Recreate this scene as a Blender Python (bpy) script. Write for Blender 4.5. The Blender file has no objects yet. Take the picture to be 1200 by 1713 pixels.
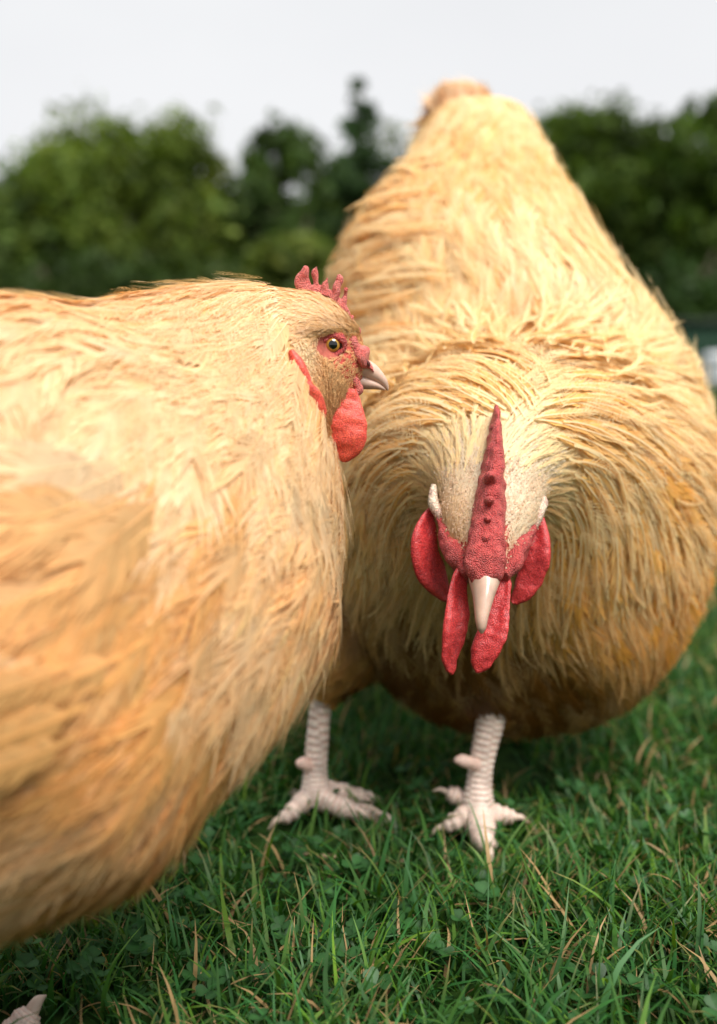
import bpy, math, random
import numpy as np
from mathutils import Vector, Matrix
QUICK = False
rng = np.random.default_rng(7)
random.seed(7)
SC = bpy.context.scene
COL = SC.collection
R = math.radians

# ------------------------------------------------------------------ camera
F = 1750.0; CAMZ = 0.375; PITCH = math.atan(237.0 / F)
cam_d = bpy.data.cameras.new('camera')
cam = bpy.data.objects.new('camera', cam_d); COL.objects.link(cam)
cam.location = (0, 0, CAMZ)
cam.rotation_euler = (R(90) - PITCH, 0, 0)
cam_d.sensor_fit = 'HORIZONTAL'; cam_d.sensor_width = 24.0; cam_d.lens = 35.0
cam_d.clip_start = 0.02; cam_d.clip_end = 2000
cam_d.dof.use_dof = True; cam_d.dof.focus_distance = 0.675; cam_d.dof.aperture_fstop = 3.1
SC.camera = cam

# ------------------------------------------------------------------ world, sun, exposure
w = bpy.data.worlds.new('World'); SC.world = w; w.use_nodes = True
nt = w.node_tree; nt.nodes.clear()
out = nt.nodes.new('ShaderNodeOutputWorld'); bg = nt.nodes.new('ShaderNodeBackground')
sky = nt.nodes.new('ShaderNodeTexSky'); sky.sky_type = 'NISHITA'; sky.sun_disc = False
SUN_EL, SUN_AZ = 60, 142           # azimuth measured clockwise from +Y
sky.sun_elevation = R(SUN_EL); sky.sun_rotation = R(SUN_AZ)
sky.dust_density = 4; sky.ozone_density = 1
mix = nt.nodes.new('ShaderNodeMix'); mix.data_type = 'RGBA'; mix.inputs[0].default_value = 0.93
tc = nt.nodes.new('ShaderNodeTexCoord'); mp = nt.nodes.new('ShaderNodeMapping'); mp.inputs['Scale'].default_value = (1, 1, 2.5)
nz = nt.nodes.new('ShaderNodeTexNoise'); nz.inputs['Scale'].default_value = 1.6; nz.inputs['Detail'].default_value = 4
rp = nt.nodes.new('ShaderNodeValToRGB')
rp.color_ramp.elements[0].position = 0.3; rp.color_ramp.elements[0].color = (4.9, 4.92, 5.0, 1)
rp.color_ramp.elements[1].position = 0.7; rp.color_ramp.elements[1].color = (5.45, 5.45, 5.48, 1)
L = nt.links.new
L(tc.outputs['Generated'], mp.inputs[0]); L(mp.outputs[0], nz.inputs['Vector']); L(nz.outputs[0], rp.inputs[0])
L(sky.outputs[0], mix.inputs[6]); L(rp.outputs[0], mix.inputs[7]); L(mix.outputs[2], bg.inputs[0])
bg.inputs[1].default_value = 0.05
L(bg.outputs[0], out.inputs[0])
sd = bpy.data.lights.new('sun', 'SUN'); sun = bpy.data.objects.new('sun', sd); COL.objects.link(sun)
sd.energy = 1.5; sd.angle = R(32); sd.color = (1.0, 0.96, 0.9)
sun.rotation_euler = (R(90 - SUN_EL), 0, R(180 - SUN_AZ))
SC.view_settings.view_transform = 'Standard'; SC.view_settings.look = 'None'
SC.view_settings.exposure = 1.8; SC.view_settings.gamma = 1.0; SC.view_settings.use_curve_mapping = False
SC.render.engine = 'CYCLES'
SC.cycles.use_denoising = True
SC.cycles.max_bounces = 8; SC.cycles.diffuse_bounces = 4; SC.cycles.transmission_bounces = 4
SC.cycles.caustics_reflective = False; SC.cycles.caustics_refractive = False

# ------------------------------------------------------------------ helpers
cp, sp_ = math.cos(PITCH), math.sin(PITCH)
def W(px, py, d):
    """world point seen at photo position px,py at forward distance d"""
    x = (px - 600) / F; y = -(py - 856.5) / F
    fwd = np.array([0, cp, -sp_]); up = np.array([0, sp_, cp])
    v = fwd + np.array([x, 0, 0]) + up * y
    return v * (d / v[1]) + np.array([0, 0, CAMZ])
def M(px, d): return px * d / F
def nrm(v): return v / np.maximum(np.linalg.norm(v, axis=-1, keepdims=True), 1e-12)

def set_props(o, label=None, cat=None, group=None, kind=None):
    if label: o['label'] = label
    if cat: o['category'] = cat
    if group: o['group'] = group
    if kind: o['kind'] = kind
    return o
def empty(name, loc=(0, 0, 0)):
    o = bpy.data.objects.new(name, None); COL.objects.link(o); o.location = [float(a) for a in loc]; o.empty_display_size = 0.05
    return o
def mesh_obj(name, verts, faces, mat, parent=None, colors=None, smooth=True, normals=None):
    """faces: (n,3) or (n,4) int array, or list of such arrays"""
    if not isinstance(faces, list): faces = [faces]
    me = bpy.data.meshes.new(name)
    verts = np.asarray(verts, dtype=np.float32)
    if parent is not None:
        verts = verts - np.array(parent_world(parent), dtype=np.float32)
    nv = len(verts); nf = sum(len(f) for f in faces)
    loops = np.concatenate([np.asarray(f, dtype=np.int32).ravel() for f in faces])
    sizes = np.concatenate([np.full(len(f), np.asarray(f).shape[1], dtype=np.int32) for f in faces])
    starts = np.concatenate([[0], np.cumsum(sizes)[:-1]]).astype(np.int32)
    me.vertices.add(nv); me.vertices.foreach_set('co', verts.ravel())
    me.loops.add(len(loops)); me.loops.foreach_set('vertex_index', loops)
    me.polygons.add(nf); me.polygons.foreach_set('loop_start', starts); me.polygons.foreach_set('loop_total', sizes)
    if smooth: me.polygons.foreach_set('use_smooth', np.ones(nf, dtype=bool))
    me.update(calc_edges=True)
    if colors is not None:
        a = me.color_attributes.new('Col', 'FLOAT_COLOR', 'POINT')
        c = np.ones((nv, 4), dtype=np.float32); c[:, :3] = colors
        a.data.foreach_set('color', c.ravel())
    if normals is not None: me.normals_split_custom_set_from_vertices(np.asarray(normals, dtype=np.float32))
    if mat: me.materials.append(mat)
    o = bpy.data.objects.new(name, me); COL.objects.link(o)
    if parent is not None: o.parent = parent
    return o
def parent_world(p):
    v = Vector(p.location); q = p.parent
    while q is not None: v = v + q.location; q = q.parent
    return v

class Acc:
    def __init__(s): s.v = []; s.f3 = []; s.f4 = []; s.c = []; s.n = 0
    def add(s, v, f, c=None):
        v = np.asarray(v, dtype=np.float32).reshape(-1, 3); f = np.asarray(f)
        (s.f3 if f.shape[1] == 3 else s.f4).append(f + s.n)
        if c is not None:
            s.c.append(np.broadcast_to(np.asarray(c, dtype=np.float32), (len(v), 3)))
        s.v.append(v); s.n += len(v)
    def build(s, name, mat, parent=None, smooth=True, normals=None):
        fs = []
        if s.f3: fs.append(np.concatenate(s.f3))
        if s.f4: fs.append(np.concatenate(s.f4))
        return mesh_obj(name, np.concatenate(s.v), fs, mat, parent, np.concatenate(s.c) if s.c else None, smooth, normals)

# smooth vector noise from random sinusoids
class SNoise:
    def __init__(s, freq, n=10, seed=0):
        g = np.random.default_rng(seed)
        s.k = nrm(g.normal(size=(n, 3))) * freq * g.uniform(.6, 1.6, (n, 1)); s.p = g.uniform(0, 6.28, n); s.n = n
    def __call__(s, P):
        return np.sin(P @ s.k.T + s.p).sum(-1) / math.sqrt(s.n / 2)   # ~unit variance

# ------------------------------------------------------------------ loft
def catmull(A, n):
    A = np.asarray(A, float); m = len(A)
    P = np.vstack([2 * A[0] - A[1], A, 2 * A[-1] - A[-2]])
    t = np.linspace(0, m - 1, n); i = np.minimum(t.astype(int), m - 2); f = (t - i)[:, None]
    p0, p1, p2, p3 = P[i], P[i + 1], P[i + 2], P[i + 3]
    return .5 * ((2 * p1) + (p2 - p0) * f + (2 * p0 - 5 * p1 + 4 * p2 - p3) * f ** 2 + (3 * p1 - p0 - 3 * p2 + p3) * f ** 3)
class Loft:
    """stations: rows of C(3) S(3) U(3) kd ; ring = C + S cos + U sin (U*kd below)"""
    def __init__(s, st, nu=200, nt=96, flip=False, mod=None, ex=1.0):
        st = np.asarray(st, float); s.st = st
        T = catmull(st, nu); s.nu, s.nt = nu, nt
        th = np.arange(nt) / nt * 2 * math.pi
        c, sn = np.cos(th), np.sin(th)
        C, S, U, kd = T[:, None, 0:3], T[:, None, 3:6], T[:, None, 6:9], T[:, None, 9:10]
        k = np.where(sn[None, :, None] < 0, kd, 1.0)
        e = (np.ones(nu) if not callable(ex) else ex(np.linspace(0, 1, nu)))[:, None, None]
        e = np.where(sn[None, :, None] < 0, e, 1.0)
        c3 = np.sign(c)[None, :, None] * np.abs(c)[None, :, None] ** e; s3 = np.sign(sn)[None, :, None] * np.abs(sn)[None, :, None] ** e
        s.P = C + S * c3 + U * s3 * k
        s._norms()
        if mod is not None:
            s.P = s.P + s.N * mod(s)[..., None]; s._norms()
    def _norms(s):
        P = s.P
        s.Tu = np.gradient(P, axis=0) * s.nu
        s.Tt = (np.roll(P, -1, 1) - np.roll(P, 1, 1)) / 2 * s.nt
        N = np.cross(s.Tt, s.Tu)
        C = P.mean(1, keepdims=True)
        sgn = np.sign(((P - C) * N).sum(-1).mean()); s.sgn = sgn
        s.N = nrm(N * sgn)
    def area(s): return np.linalg.norm(np.cross(s.Tu, s.Tt), axis=-1)
    def lookup(s, arr, u, t):
        u = np.clip(u, 0, 1) * (s.nu - 1); t = (t % 1.0) * s.nt
        i = np.minimum(u.astype(int), s.nu - 2); fu = (u - i)[:, None]
        j = t.astype(int) % s.nt; ft = (t - np.floor(t))[:, None]; j2 = (j + 1) % s.nt
        return (arr[i, j] * (1 - fu) + arr[i + 1, j] * fu) * (1 - ft) + (arr[i, j2] * (1 - fu) + arr[i + 1, j2] * fu) * ft
    def mesh(s, caps=True):
        nu, nt_ = s.nu, s.nt
        i, j = np.meshgrid(np.arange(nu - 1), np.arange(nt_), indexing='ij'); j2 = (j + 1) % nt_
        q = np.stack([i * nt_ + j, i * nt_ + j2, (i + 1) * nt_ + j2, (i + 1) * nt_ + j], -1).reshape(-1, 4)
        if s.sgn < 0: q = q[:, ::-1]
        v = s.P.reshape(-1, 3)
        f = [q]
        if caps:
            v = np.vstack([v, s.P[0].mean(0), s.P[-1].mean(0)]); n = nu * nt_
            k = np.arange(nt_); k2 = (k + 1) % nt_
            a = np.stack([np.full(nt_, n), k2, k], -1); b = np.stack([np.full(nt_, n + 1), (nu - 1) * nt_ + k, (nu - 1) * nt_ + k2], -1)
            if s.sgn < 0: a = a[:, ::-1]; b = b[:, ::-1]
            f.append(np.vstack([a, b]))
        return v, f
    def add_to(s, acc, col=None):
        v, f = s.mesh(); n = acc.n
        acc.v.append(v.astype(np.float32)); acc.n += len(v)
        acc.f4.append(f[0] + n)
        if len(f) > 1: acc.f3.append(f[1] + n)
        if col is not None:
            c = col(v) if callable(col) else np.broadcast_to(np.asarray(col, np.float32), (len(v), 3))
            acc.c.append(c.astype(np.float32))

def tube(pts, nu=40, nt=16, flat=None, up=(0, 0, 1), mod=None):
    """pts rows: x y z r [r2]; flat: half thickness along 'flat' axis"""
    pts = np.asarray(pts, float); C = pts[:, :3]; r = pts[:, 3]; r2 = pts[:, 4] if pts.shape[1] > 4 else r
    T = nrm(np.gradient(C, axis=0)); upv = np.array(up, float)
    S = nrm(np.cross(T, upv)); U = nrm(np.cross(S, T))
    st = np.hstack([C, S * r[:, None], U * r2[:, None], np.ones((len(C), 1))])
    return Loft(st, nu, nt, mod=mod)
def plate(rows, axis, thick, nu=30, nt=20, mod=None):
    """flat fleshy part: rows = (px,py,d,halfwidth_px[,thick]); width lies across the path, thickness along axis"""
    C = np.array([W(r[0], r[1], r[2]) for r in rows]); hw = np.array([M(r[3], r[2]) for r in rows])
    th = np.array([r[4] if len(r) > 4 else thick for r in rows])
    T = nrm(np.gradient(C, axis=0)); ax = np.array(axis, float)
    S = nrm(np.cross(T, ax)); U = nrm(np.cross(S, T))
    st = np.hstack([C, S * hw[:, None], U * th[:, None], np.ones((len(C), 1))])
    return Loft(st, nu, nt, mod=mod)

# ------------------------------------------------------------------ feathers
class Plumage:
    def __init__(s, seed=1): s.acc = Acc(); s.nm = []; s.g = np.random.default_rng(seed)
    def grow(s, loft, u, t, L, Wd, color, tipcol, flow=1.0, grav=0.0, jit=0.15, h0=0.001, lift=0.12, nb=14, K=7,
             field=None, sag=0.0, round_=0.5, wob=0.25, fringe=1.0, rachis=True, curl=0.0, density_jit=0.08, droop=.12, keep=None, ang=(50, 22), swirl=None, gap=.8, frz=1.0, oval=False):
        g = s.g
        N = len(u)
        if keep is not None:
            P = loft.lookup(loft.P, u, t); Nn = nrm(loft.lookup(loft.N, u, t)); k = keep(P, Nn)
            u, t = u[k], t[k]; N = len(u)
            L = L[k] if np.ndim(L) else L; Wd = Wd[k] if np.ndim(Wd) else Wd
            color = color[k] if np.ndim(color) == 2 else color; tipcol = tipcol[k] if np.ndim(tipcol) == 2 else tipcol
        if N == 0: return
        L = np.broadcast_to(np.asarray(L, float), (N,)); Wd = np.broadcast_to(np.asarray(Wd, float), (N,))
        color = np.broadcast_to(color, (N, 3)); tipcol = np.broadcast_to(tipcol, (N, 3))
        ja = g.normal(0, jit, N); h = h0 * g.uniform(.3, 1.8, N); lf = lift * g.uniform(.4, 1.7, N)
        cu = g.normal(0, wob, N)
        RP = []; NN = []; uu = u.copy(); tt = t.copy(); off = None; prev = None
        for i in range(K):
            a = i / (K - 1)
            P = loft.lookup(loft.P, uu, tt); n = nrm(loft.lookup(loft.N, uu, tt))
            Tu = loft.lookup(loft.Tu, uu, tt); Tt = loft.lookup(loft.Tt, uu, tt)
            D = nrm(Tu) * flow
            if grav: D = D + np.array([0, 0, -1.0]) * grav
            if field is not None: D = D + field(P, n)
            D = D - n * (D * n).sum(-1, keepdims=True); D = nrm(D)
            sv = np.cross(n, D); an = ja + cu * (a - .3)
            if swirl is not None: an = an + swirl[0](P) * swirl[1]
            D = D * np.cos(an)[:, None] + sv * np.sin(an)[:, None]
            RP.append((P, uu >= .999)); NN.append(n)
            ds = L / (K - 1)
            A = (Tu * Tu).sum(-1); B = (Tu * Tt).sum(-1); Cc = (Tt * Tt).sum(-1)
            e = (D * Tu).sum(-1); f = (D * Tt).sum(-1); det = A * Cc - B * B + 1e-9
            du = (e * Cc - f * B) / det; dt = (A * f - B * e) / det
            uu = np.clip(uu + np.clip(du * ds, -.2, .2), 0, 1); tt = tt + np.clip(dt * ds, -.15, .15)
            if i == 0: D0 = D
        pts = [RP[0][0]]
        Dl = D0
        for i in range(1, K):
            dv = RP[i][0] - RP[i - 1][0]; ln = np.linalg.norm(dv, axis=-1)
            short = ln < .5 * (L / (K - 1))
            dirn = np.where(short[:, None], Dl, dv / np.maximum(ln, 1e-9)[:, None])
            Dl = nrm(dirn)
            pts.append(pts[-1] + Dl * (L / (K - 1))[:, None])
        # keep following the surface when the walk stayed on it
        R_ = np.stack(pts, 1); N_ = np.stack(NN, 1)
        Sf = np.stack([r[0] for r in RP], 1)
        err = np.linalg.norm(R_ - Sf, axis=-1, keepdims=True)
        wgt = np.clip(1 - (err - .004) / .01, 0, 1); R_ = Sf * wgt + R_ * (1 - wgt)
        a = np.linspace(0, 1, K)[None, :]
        hh = h[:, None] + lf[:, None] * L[:, None] * (a ** 1.3) - curl * L[:, None] * a ** 4
        R_ = R_ + N_ * hh[..., None] + np.array([0, 0, -1.0]) * (sag * L[:, None] * a ** 2)[..., None]
        Tg = nrm(np.gradient(R_, axis=1))
        Bv = nrm(np.cross(N_, Tg)); Nv = nrm(np.cross(Tg, Bv))
        roll = g.normal(0, .10, N)[:, None, None]
        Bv, Nv = Bv * np.cos(roll) + Nv * np.sin(roll), Nv * np.cos(roll) - Bv * np.sin(roll)
        # barbs
        sj = (np.arange(nb) + .5) / nb * .92 + .06
        f = sj * (K - 1); i0 = np.minimum(f.astype(int), K - 2); fr = (f - i0)[None, :, None]
        def at(X): return X[:, i0] * (1 - fr) + X[:, i0 + 1] * fr
        r, tg, b, n = at(R_), nrm(at(Tg)), nrm(at(Bv)), nrm(at(Nv))
        prof = np.clip((sj + .08) * 3.0, 0, 1) ** .7 * np.clip((1.04 - sj) / (1 - round_ + .02), 0, 1) ** .55
        if oval: prof = np.sqrt(np.clip(1 - (np.abs(sj - .50) / .56) ** 2.4, 0, 1))
        for side in (-1, 1):
            q = g.uniform(1 - density_jit * 2.2, 1 + density_jit, (N, nb))
            bl = Wd[:, None] * prof[None] * q
            al = R(ang[0]) - R(ang[0] - ang[1]) * sj[None] + g.normal(0, .05, (N, nb))
            d1 = tg * np.cos(al)[..., None] + b * side * np.sin(al)[..., None]
            al2 = al * .55
            d2 = tg * np.cos(al2)[..., None] + b * side * np.sin(al2)[..., None]
            ext = bl / np.maximum(np.sin(al), .25)
            p0 = r; p1 = r + d1 * (ext * .55)[..., None]
            j3 = g.normal(0, .06, (N, nb, 1)) * fringe
            p2 = p1 + (d2 + n * (j3 - droop) + b * (g.normal(0, .16, (N, nb, 1)) * frz)) * (ext * .5 * g.uniform(.7, 1.35, (N, nb)))[..., None]
            ww = (L[:, None] / nb * gap * np.sin(al) + Wd[:, None] * .07 * gap) * g.uniform(.6, 1.25, (N, nb))
            nj = nrm(n + tg * g.normal(0, .10, (N, nb, 1)) + b * g.normal(0, .12, (N, nb, 1)))
            wv = np.cross(d1, nj) * side * ww[..., None]
            V = np.stack([p0 - wv * .55, p0 + wv * .55, p1 - wv * .42, p1 + wv * .42, p2], 2)
            idx = (np.arange(N * nb) * 5)[:, None]
            q1 = idx + np.array([[0, 1, 3, 2]]); q2 = idx + np.array([[2, 3, 4]])
            if side < 0: q1 = q1[:, ::-1]; q2 = q2[:, ::-1]
            cc = color[:, None, :] * (1 - sj[None, :, None] ** 2) + tipcol[:, None, :] * (sj[None, :, None] ** 2)
            cc = cc * g.normal(1, .06, (N, nb, 1))
            ce = cc * .65 + tipcol[:, None, :] * .35
            Cv = np.stack([cc * .93, cc * .93, cc, cc, ce * 1.05], 2)
            s.acc.add(V.reshape(-1, 3), q1, np.clip(Cv.reshape(-1, 3), 0, .95)); s.acc.f3.append(q2 + s.acc.n - V.size // 3)
            sn = nrm(at(N_) * .6 + n * .4 + b * side * .12); s.nm.append(np.repeat(sn.reshape(-1, 3), 5, 0))
        if rachis:
            wd = (L[:, None] * .009 + .00015) * (1 - .8 * a)
            e = N_ * .0004
            V = np.stack([R_ + e - Bv * wd[..., None], R_ + e + Bv * wd[..., None]], 2).reshape(-1, 3)
            base = np.arange(N)[:, None] * (2 * K) + np.arange(K - 1)[None] * 2
            base = base.reshape(-1, 1)
            s.acc.add(V, base + np.array([[0, 2, 3, 1]]), np.repeat(np.clip(tipcol * 1.04, 0, .95), 2 * K, 0))
            s.nm.append(np.repeat(N_.reshape(-1, 3), 2, 0))
    def build(s, name, mat, parent): return s.acc.build(name, mat, parent, normals=np.concatenate(s.nm))

def scatter(loft, n, g, u0=0, u1=1, weight=None):
    a = loft.area().copy()
    uu = np.linspace(0, 1, loft.nu); a[(uu < u0) | (uu > u1)] = 0
    if weight is not None: a = a * weight(loft.P, loft.N)
    p = (a / a.sum()).ravel(); k = g.choice(len(p), n, p=p)
    i, j = k // loft.nt, k % loft.nt
    return np.clip((i + g.uniform(-.5, .5, n)) / (loft.nu - 1), 0, 1), (j + g.uniform(-.5, .5, n)) / loft.nt % 1.0

# ------------------------------------------------------------------ materials
def new_mat(name):
    m = bpy.data.materials.new(name); m.use_nodes = True; n = m.node_tree
    for x in list(n.nodes): n.nodes.remove(x)
    return m, n, n.nodes.new('ShaderNodeOutputMaterial')
def attr_col(n, name='Col'):
    a = n.nodes.new('ShaderNodeAttribute'); a.attribute_name = name; return a
def leafy(name, trans=.3, gloss=.05, rough=.5, tint=(1, 1, 1), noise=None):
    """diffuse + translucent + a little gloss, coloured by the mesh's colour attribute"""
    m, n, o = new_mat(name); l = n.links.new
    a = attr_col(n); src = a.outputs['Color']
    if noise:
        g = n.nodes.new('ShaderNodeTexNoise'); g.inputs['Scale'].default_value = noise[0]; g.inputs['Detail'].default_value = 3
        tc = n.nodes.new('ShaderNodeTexCoord'); l(tc.outputs['Object'], g.inputs['Vector'])
        mr = n.nodes.new('ShaderNodeMapRange'); mr.inputs[1].default_value = .3; mr.inputs[2].default_value = .7
        mr.inputs[3].default_value = 1 - noise[1]; mr.inputs[4].default_value = 1 + noise[1]
        l(g.outputs[0], mr.inputs[0])
        mu = n.nodes.new('ShaderNodeVectorMath'); mu.operation = 'SCALE'; l(src, mu.inputs[0]); l(mr.outputs[0], mu.inputs['Scale']); src = mu.outputs[0]
    d = n.nodes.new('ShaderNodeBsdfDiffuse'); t = n.nodes.new('ShaderNodeBsdfTranslucent'); gl = n.nodes.new('ShaderNodeBsdfGlossy')
    gl.inputs['Roughness'].default_value = rough; gl.inputs['Color'].default_value = (1, 1, 1, 1)
    l(src, d.inputs[0])
    tm = n.nodes.new('ShaderNodeMix'); tm.data_type = 'RGBA'; tm.blend_type = 'MULTIPLY'; tm.inputs[0].default_value = 1
    l(src, tm.inputs[6]); tm.inputs[7].default_value = (*tint, 1); l(tm.outputs[2], t.inputs[0])
    m1 = n.nodes.new('ShaderNodeMixShader'); m1.inputs[0].default_value = trans; l(d.outputs[0], m1.inputs[1]); l(t.outputs[0], m1.inputs[2])
    m2 = n.nodes.new('ShaderNodeMixShader'); m2.inputs[0].default_value = gloss; l(m1.outputs[0], m2.inputs[1]); l(gl.outputs[0], m2.inputs[2])
    l(m2.outputs[0], o.inputs[0]); return m
def skin(name, col, col2, scale=900, bump=.5, rough=.5, sss=.15, wrinkle=0, attr=False):
    m, n, o = new_mat(name); l = n.links.new
    p = n.nodes.new('ShaderNodeBsdfPrincipled'); tc = n.nodes.new('ShaderNodeTexCoord')
    v = n.nodes.new('ShaderNodeTexVoronoi'); v.inputs['Scale'].default_value = scale; l(tc.outputs['Object'], v.inputs['Vector'])
    z = n.nodes.new('ShaderNodeTexNoise'); z.inputs['Scale'].default_value = scale * .22; z.inputs['Detail'].default_value = 5; l(tc.outputs['Object'], z.inputs['Vector'])
    r = n.nodes.new('ShaderNodeValToRGB'); r.color_ramp.elements[0].color = (*col2, 1); r.color_ramp.elements[1].color = (*col, 1)
    r.color_ramp.elements[0].position = .34; r.color_ramp.elements[1].position = .6; l(z.outputs[0], r.inputs[0])
    base = r.outputs[0]
    if attr:
        a = attr_col(n); mm = n.nodes.new('ShaderNodeMix'); mm.data_type = 'RGBA'; mm.blend_type = 'MULTIPLY'; mm.inputs[0].default_value = 1
        l(base, mm.inputs[6]); l(a.outputs[0], mm.inputs[7]); base = mm.outputs[2]
    # pimples carry a paler cap, darker between them
    mr = n.nodes.new('ShaderNodeMapRange'); mr.inputs[1].default_value = 0; mr.inputs[2].default_value = .6; mr.inputs[3].default_value = 1.45; mr.inputs[4].default_value = .62
    l(v.outputs['Distance'], mr.inputs[0])
    sc = n.nodes.new('ShaderNodeVectorMath'); sc.operation = 'SCALE'; l(base, sc.inputs[0]); l(mr.outputs[0], sc.inputs['Scale'])
    l(sc.outputs[0], p.inputs['Base Color'])
    b = n.nodes.new('ShaderNodeBump'); b.inputs['Strength'].default_value = bump; b.inputs['Distance'].default_value = .0012; b.invert = True
    l(v.outputs['Distance'], b.inputs['Height']); last = b
    b2 = n.nodes.new('ShaderNodeBump'); b2.inputs['Strength'].default_value = .5; b2.inputs['Distance'].default_value = .0015
    l(z.outputs[0], b2.inputs['Height']); l(b.outputs[0], b2.inputs['Normal']); last = b2
    l(last.outputs[0], p.inputs['Normal'])
    p.inputs['Roughness'].default_value = rough
    p.inputs['Subsurface Weight'].default_value = sss; p.inputs['Subsurface Radius'].default_value = (1, .25, .15); p.inputs['Subsurface Scale'].default_value = .004
    l(p.outputs[0], o.inputs[0]); return m
def plain(name, col, rough=.5, noise=.15, scale=20, bump=0, spec=.5, sss=0, coat=0):
    m, n, o = new_mat(name); l = n.links.new
    p = n.nodes.new('ShaderNodeBsdfPrincipled'); tc = n.nodes.new('ShaderNodeTexCoord')
    z = n.nodes.new('ShaderNodeTexNoise'); z.inputs['Scale'].default_value = scale; z.inputs['Detail'].default_value = 5; l(tc.outputs['Object'], z.inputs['Vector'])
    r = n.nodes.new('ShaderNodeValToRGB'); r.color_ramp.elements[0].color = (*[c * (1 - noise) for c in col], 1)
    r.color_ramp.elements[1].color = (*[min(1, c * (1 + noise)) for c in col], 1); r.color_ramp.elements[0].position = .3; r.color_ramp.elements[1].position = .7
    l(z.outputs[0], r.inputs[0]); l(r.outputs[0], p.inputs['Base Color']); p.inputs['Roughness'].default_value = rough
    p.inputs['Specular IOR Level'].default_value = spec; p.inputs['Coat Weight'].default_value = coat
    if sss: p.inputs['Subsurface Weight'].default_value = sss; p.inputs['Subsurface Scale'].default_value = .004; p.inputs['Subsurface Radius'].default_value = (1, .4, .3)
    if bump:
        b = n.nodes.new('ShaderNodeBump'); b.inputs['Strength'].default_value = bump; b.inputs['Distance'].default_value = .001; l(z.outputs[0], b.inputs['Height']); l(b.outputs[0], p.inputs['Normal'])
    l(p.outputs[0], o.inputs[0]); return m
def attr_skin(name, rough=.6, scale=700, bump=.4, sss=.1):
    m, n, o = new_mat(name); l = n.links.new
    p = n.nodes.new('ShaderNodeBsdfPrincipled'); a = attr_col(n); tc = n.nodes.new('ShaderNodeTexCoord')
    v = n.nodes.new('ShaderNodeTexNoise'); v.inputs['Scale'].default_value = scale; v.inputs['Detail'].default_value = 3; l(tc.outputs['Object'], v.inputs['Vector'])
    mr = n.nodes.new('ShaderNodeMapRange'); mr.inputs[1].default_value = .3; mr.inputs[2].default_value = .7; mr.inputs[3].default_value = .75; mr.inputs[4].default_value = 1.2
    l(v.outputs[0], mr.inputs[0]); sc = n.nodes.new('ShaderNodeVectorMath'); sc.operation = 'SCALE'; l(a.outputs[0], sc.inputs[0]); l(mr.outputs[0], sc.inputs['Scale'])
    l(sc.outputs[0], p.inputs['Base Color'])
    b = n.nodes.new('ShaderNodeBump'); b.inputs['Strength'].default_value = bump; b.inputs['Distance'].default_value = .001; l(v.outputs[0], b.inputs['Height']); l(b.outputs[0], p.inputs['Normal'])
    p.inputs['Roughness'].default_value = rough; p.inputs['Subsurface Weight'].default_value = sss; p.inputs['Subsurface Scale'].default_value = .003
    l(p.outputs[0], o.inputs[0]); return m

FEATHER = leafy('buff_feather', trans=.42, gloss=.03, rough=.45, tint=(1, .86, .55))
BODY = attr_skin('bird_body', rough=.8, scale=300)
COMB = skin('comb_flesh', (.90, .25, .21), (.74, .13, .11), scale=1250, bump=.9, rough=.45)
COMB2 = skin('comb_flesh_dark', (.74, .12, .11), (.50, .055, .055), scale=1150, bump=1.0, rough=.42)
WATT = skin('wattle_flesh', (.90, .13, .075), (.78, .085, .06), scale=1300, bump=.25, rough=.4, sss=.25)
WATT2 = skin('wattle_flesh_dark', (.66, .05, .05), (.50, .03, .035), scale=1200, bump=.3, rough=.4, sss=.2)
EAR = skin('pale_ear_skin', (.76, .62, .47), (.66, .42, .33), scale=700, bump=.4, rough=.6)
BEAK = plain('horn_beak', (.58, .39, .30), rough=.32, noise=.2, scale=90, bump=.1, sss=.2, coat=.2)
LEG = attr_skin('scaly_leg', rough=.5, scale=500, bump=.3, sss=.15)
CLAW = plain('claw_horn', (.55, .42, .33), rough=.35, noise=.2, scale=120)
GRASS = leafy('grass_blade', trans=.30, gloss=.014, rough=.45, tint=(1.05, 1.15, .4))
LEAF = leafy('tree_leaf', trans=.35, gloss=.008, rough=.5, tint=(1.15, 1.2, .4))
BARK = plain('bark', (.12, .09, .065), rough=.9, noise=.4, scale=6, bump=.5)

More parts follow.
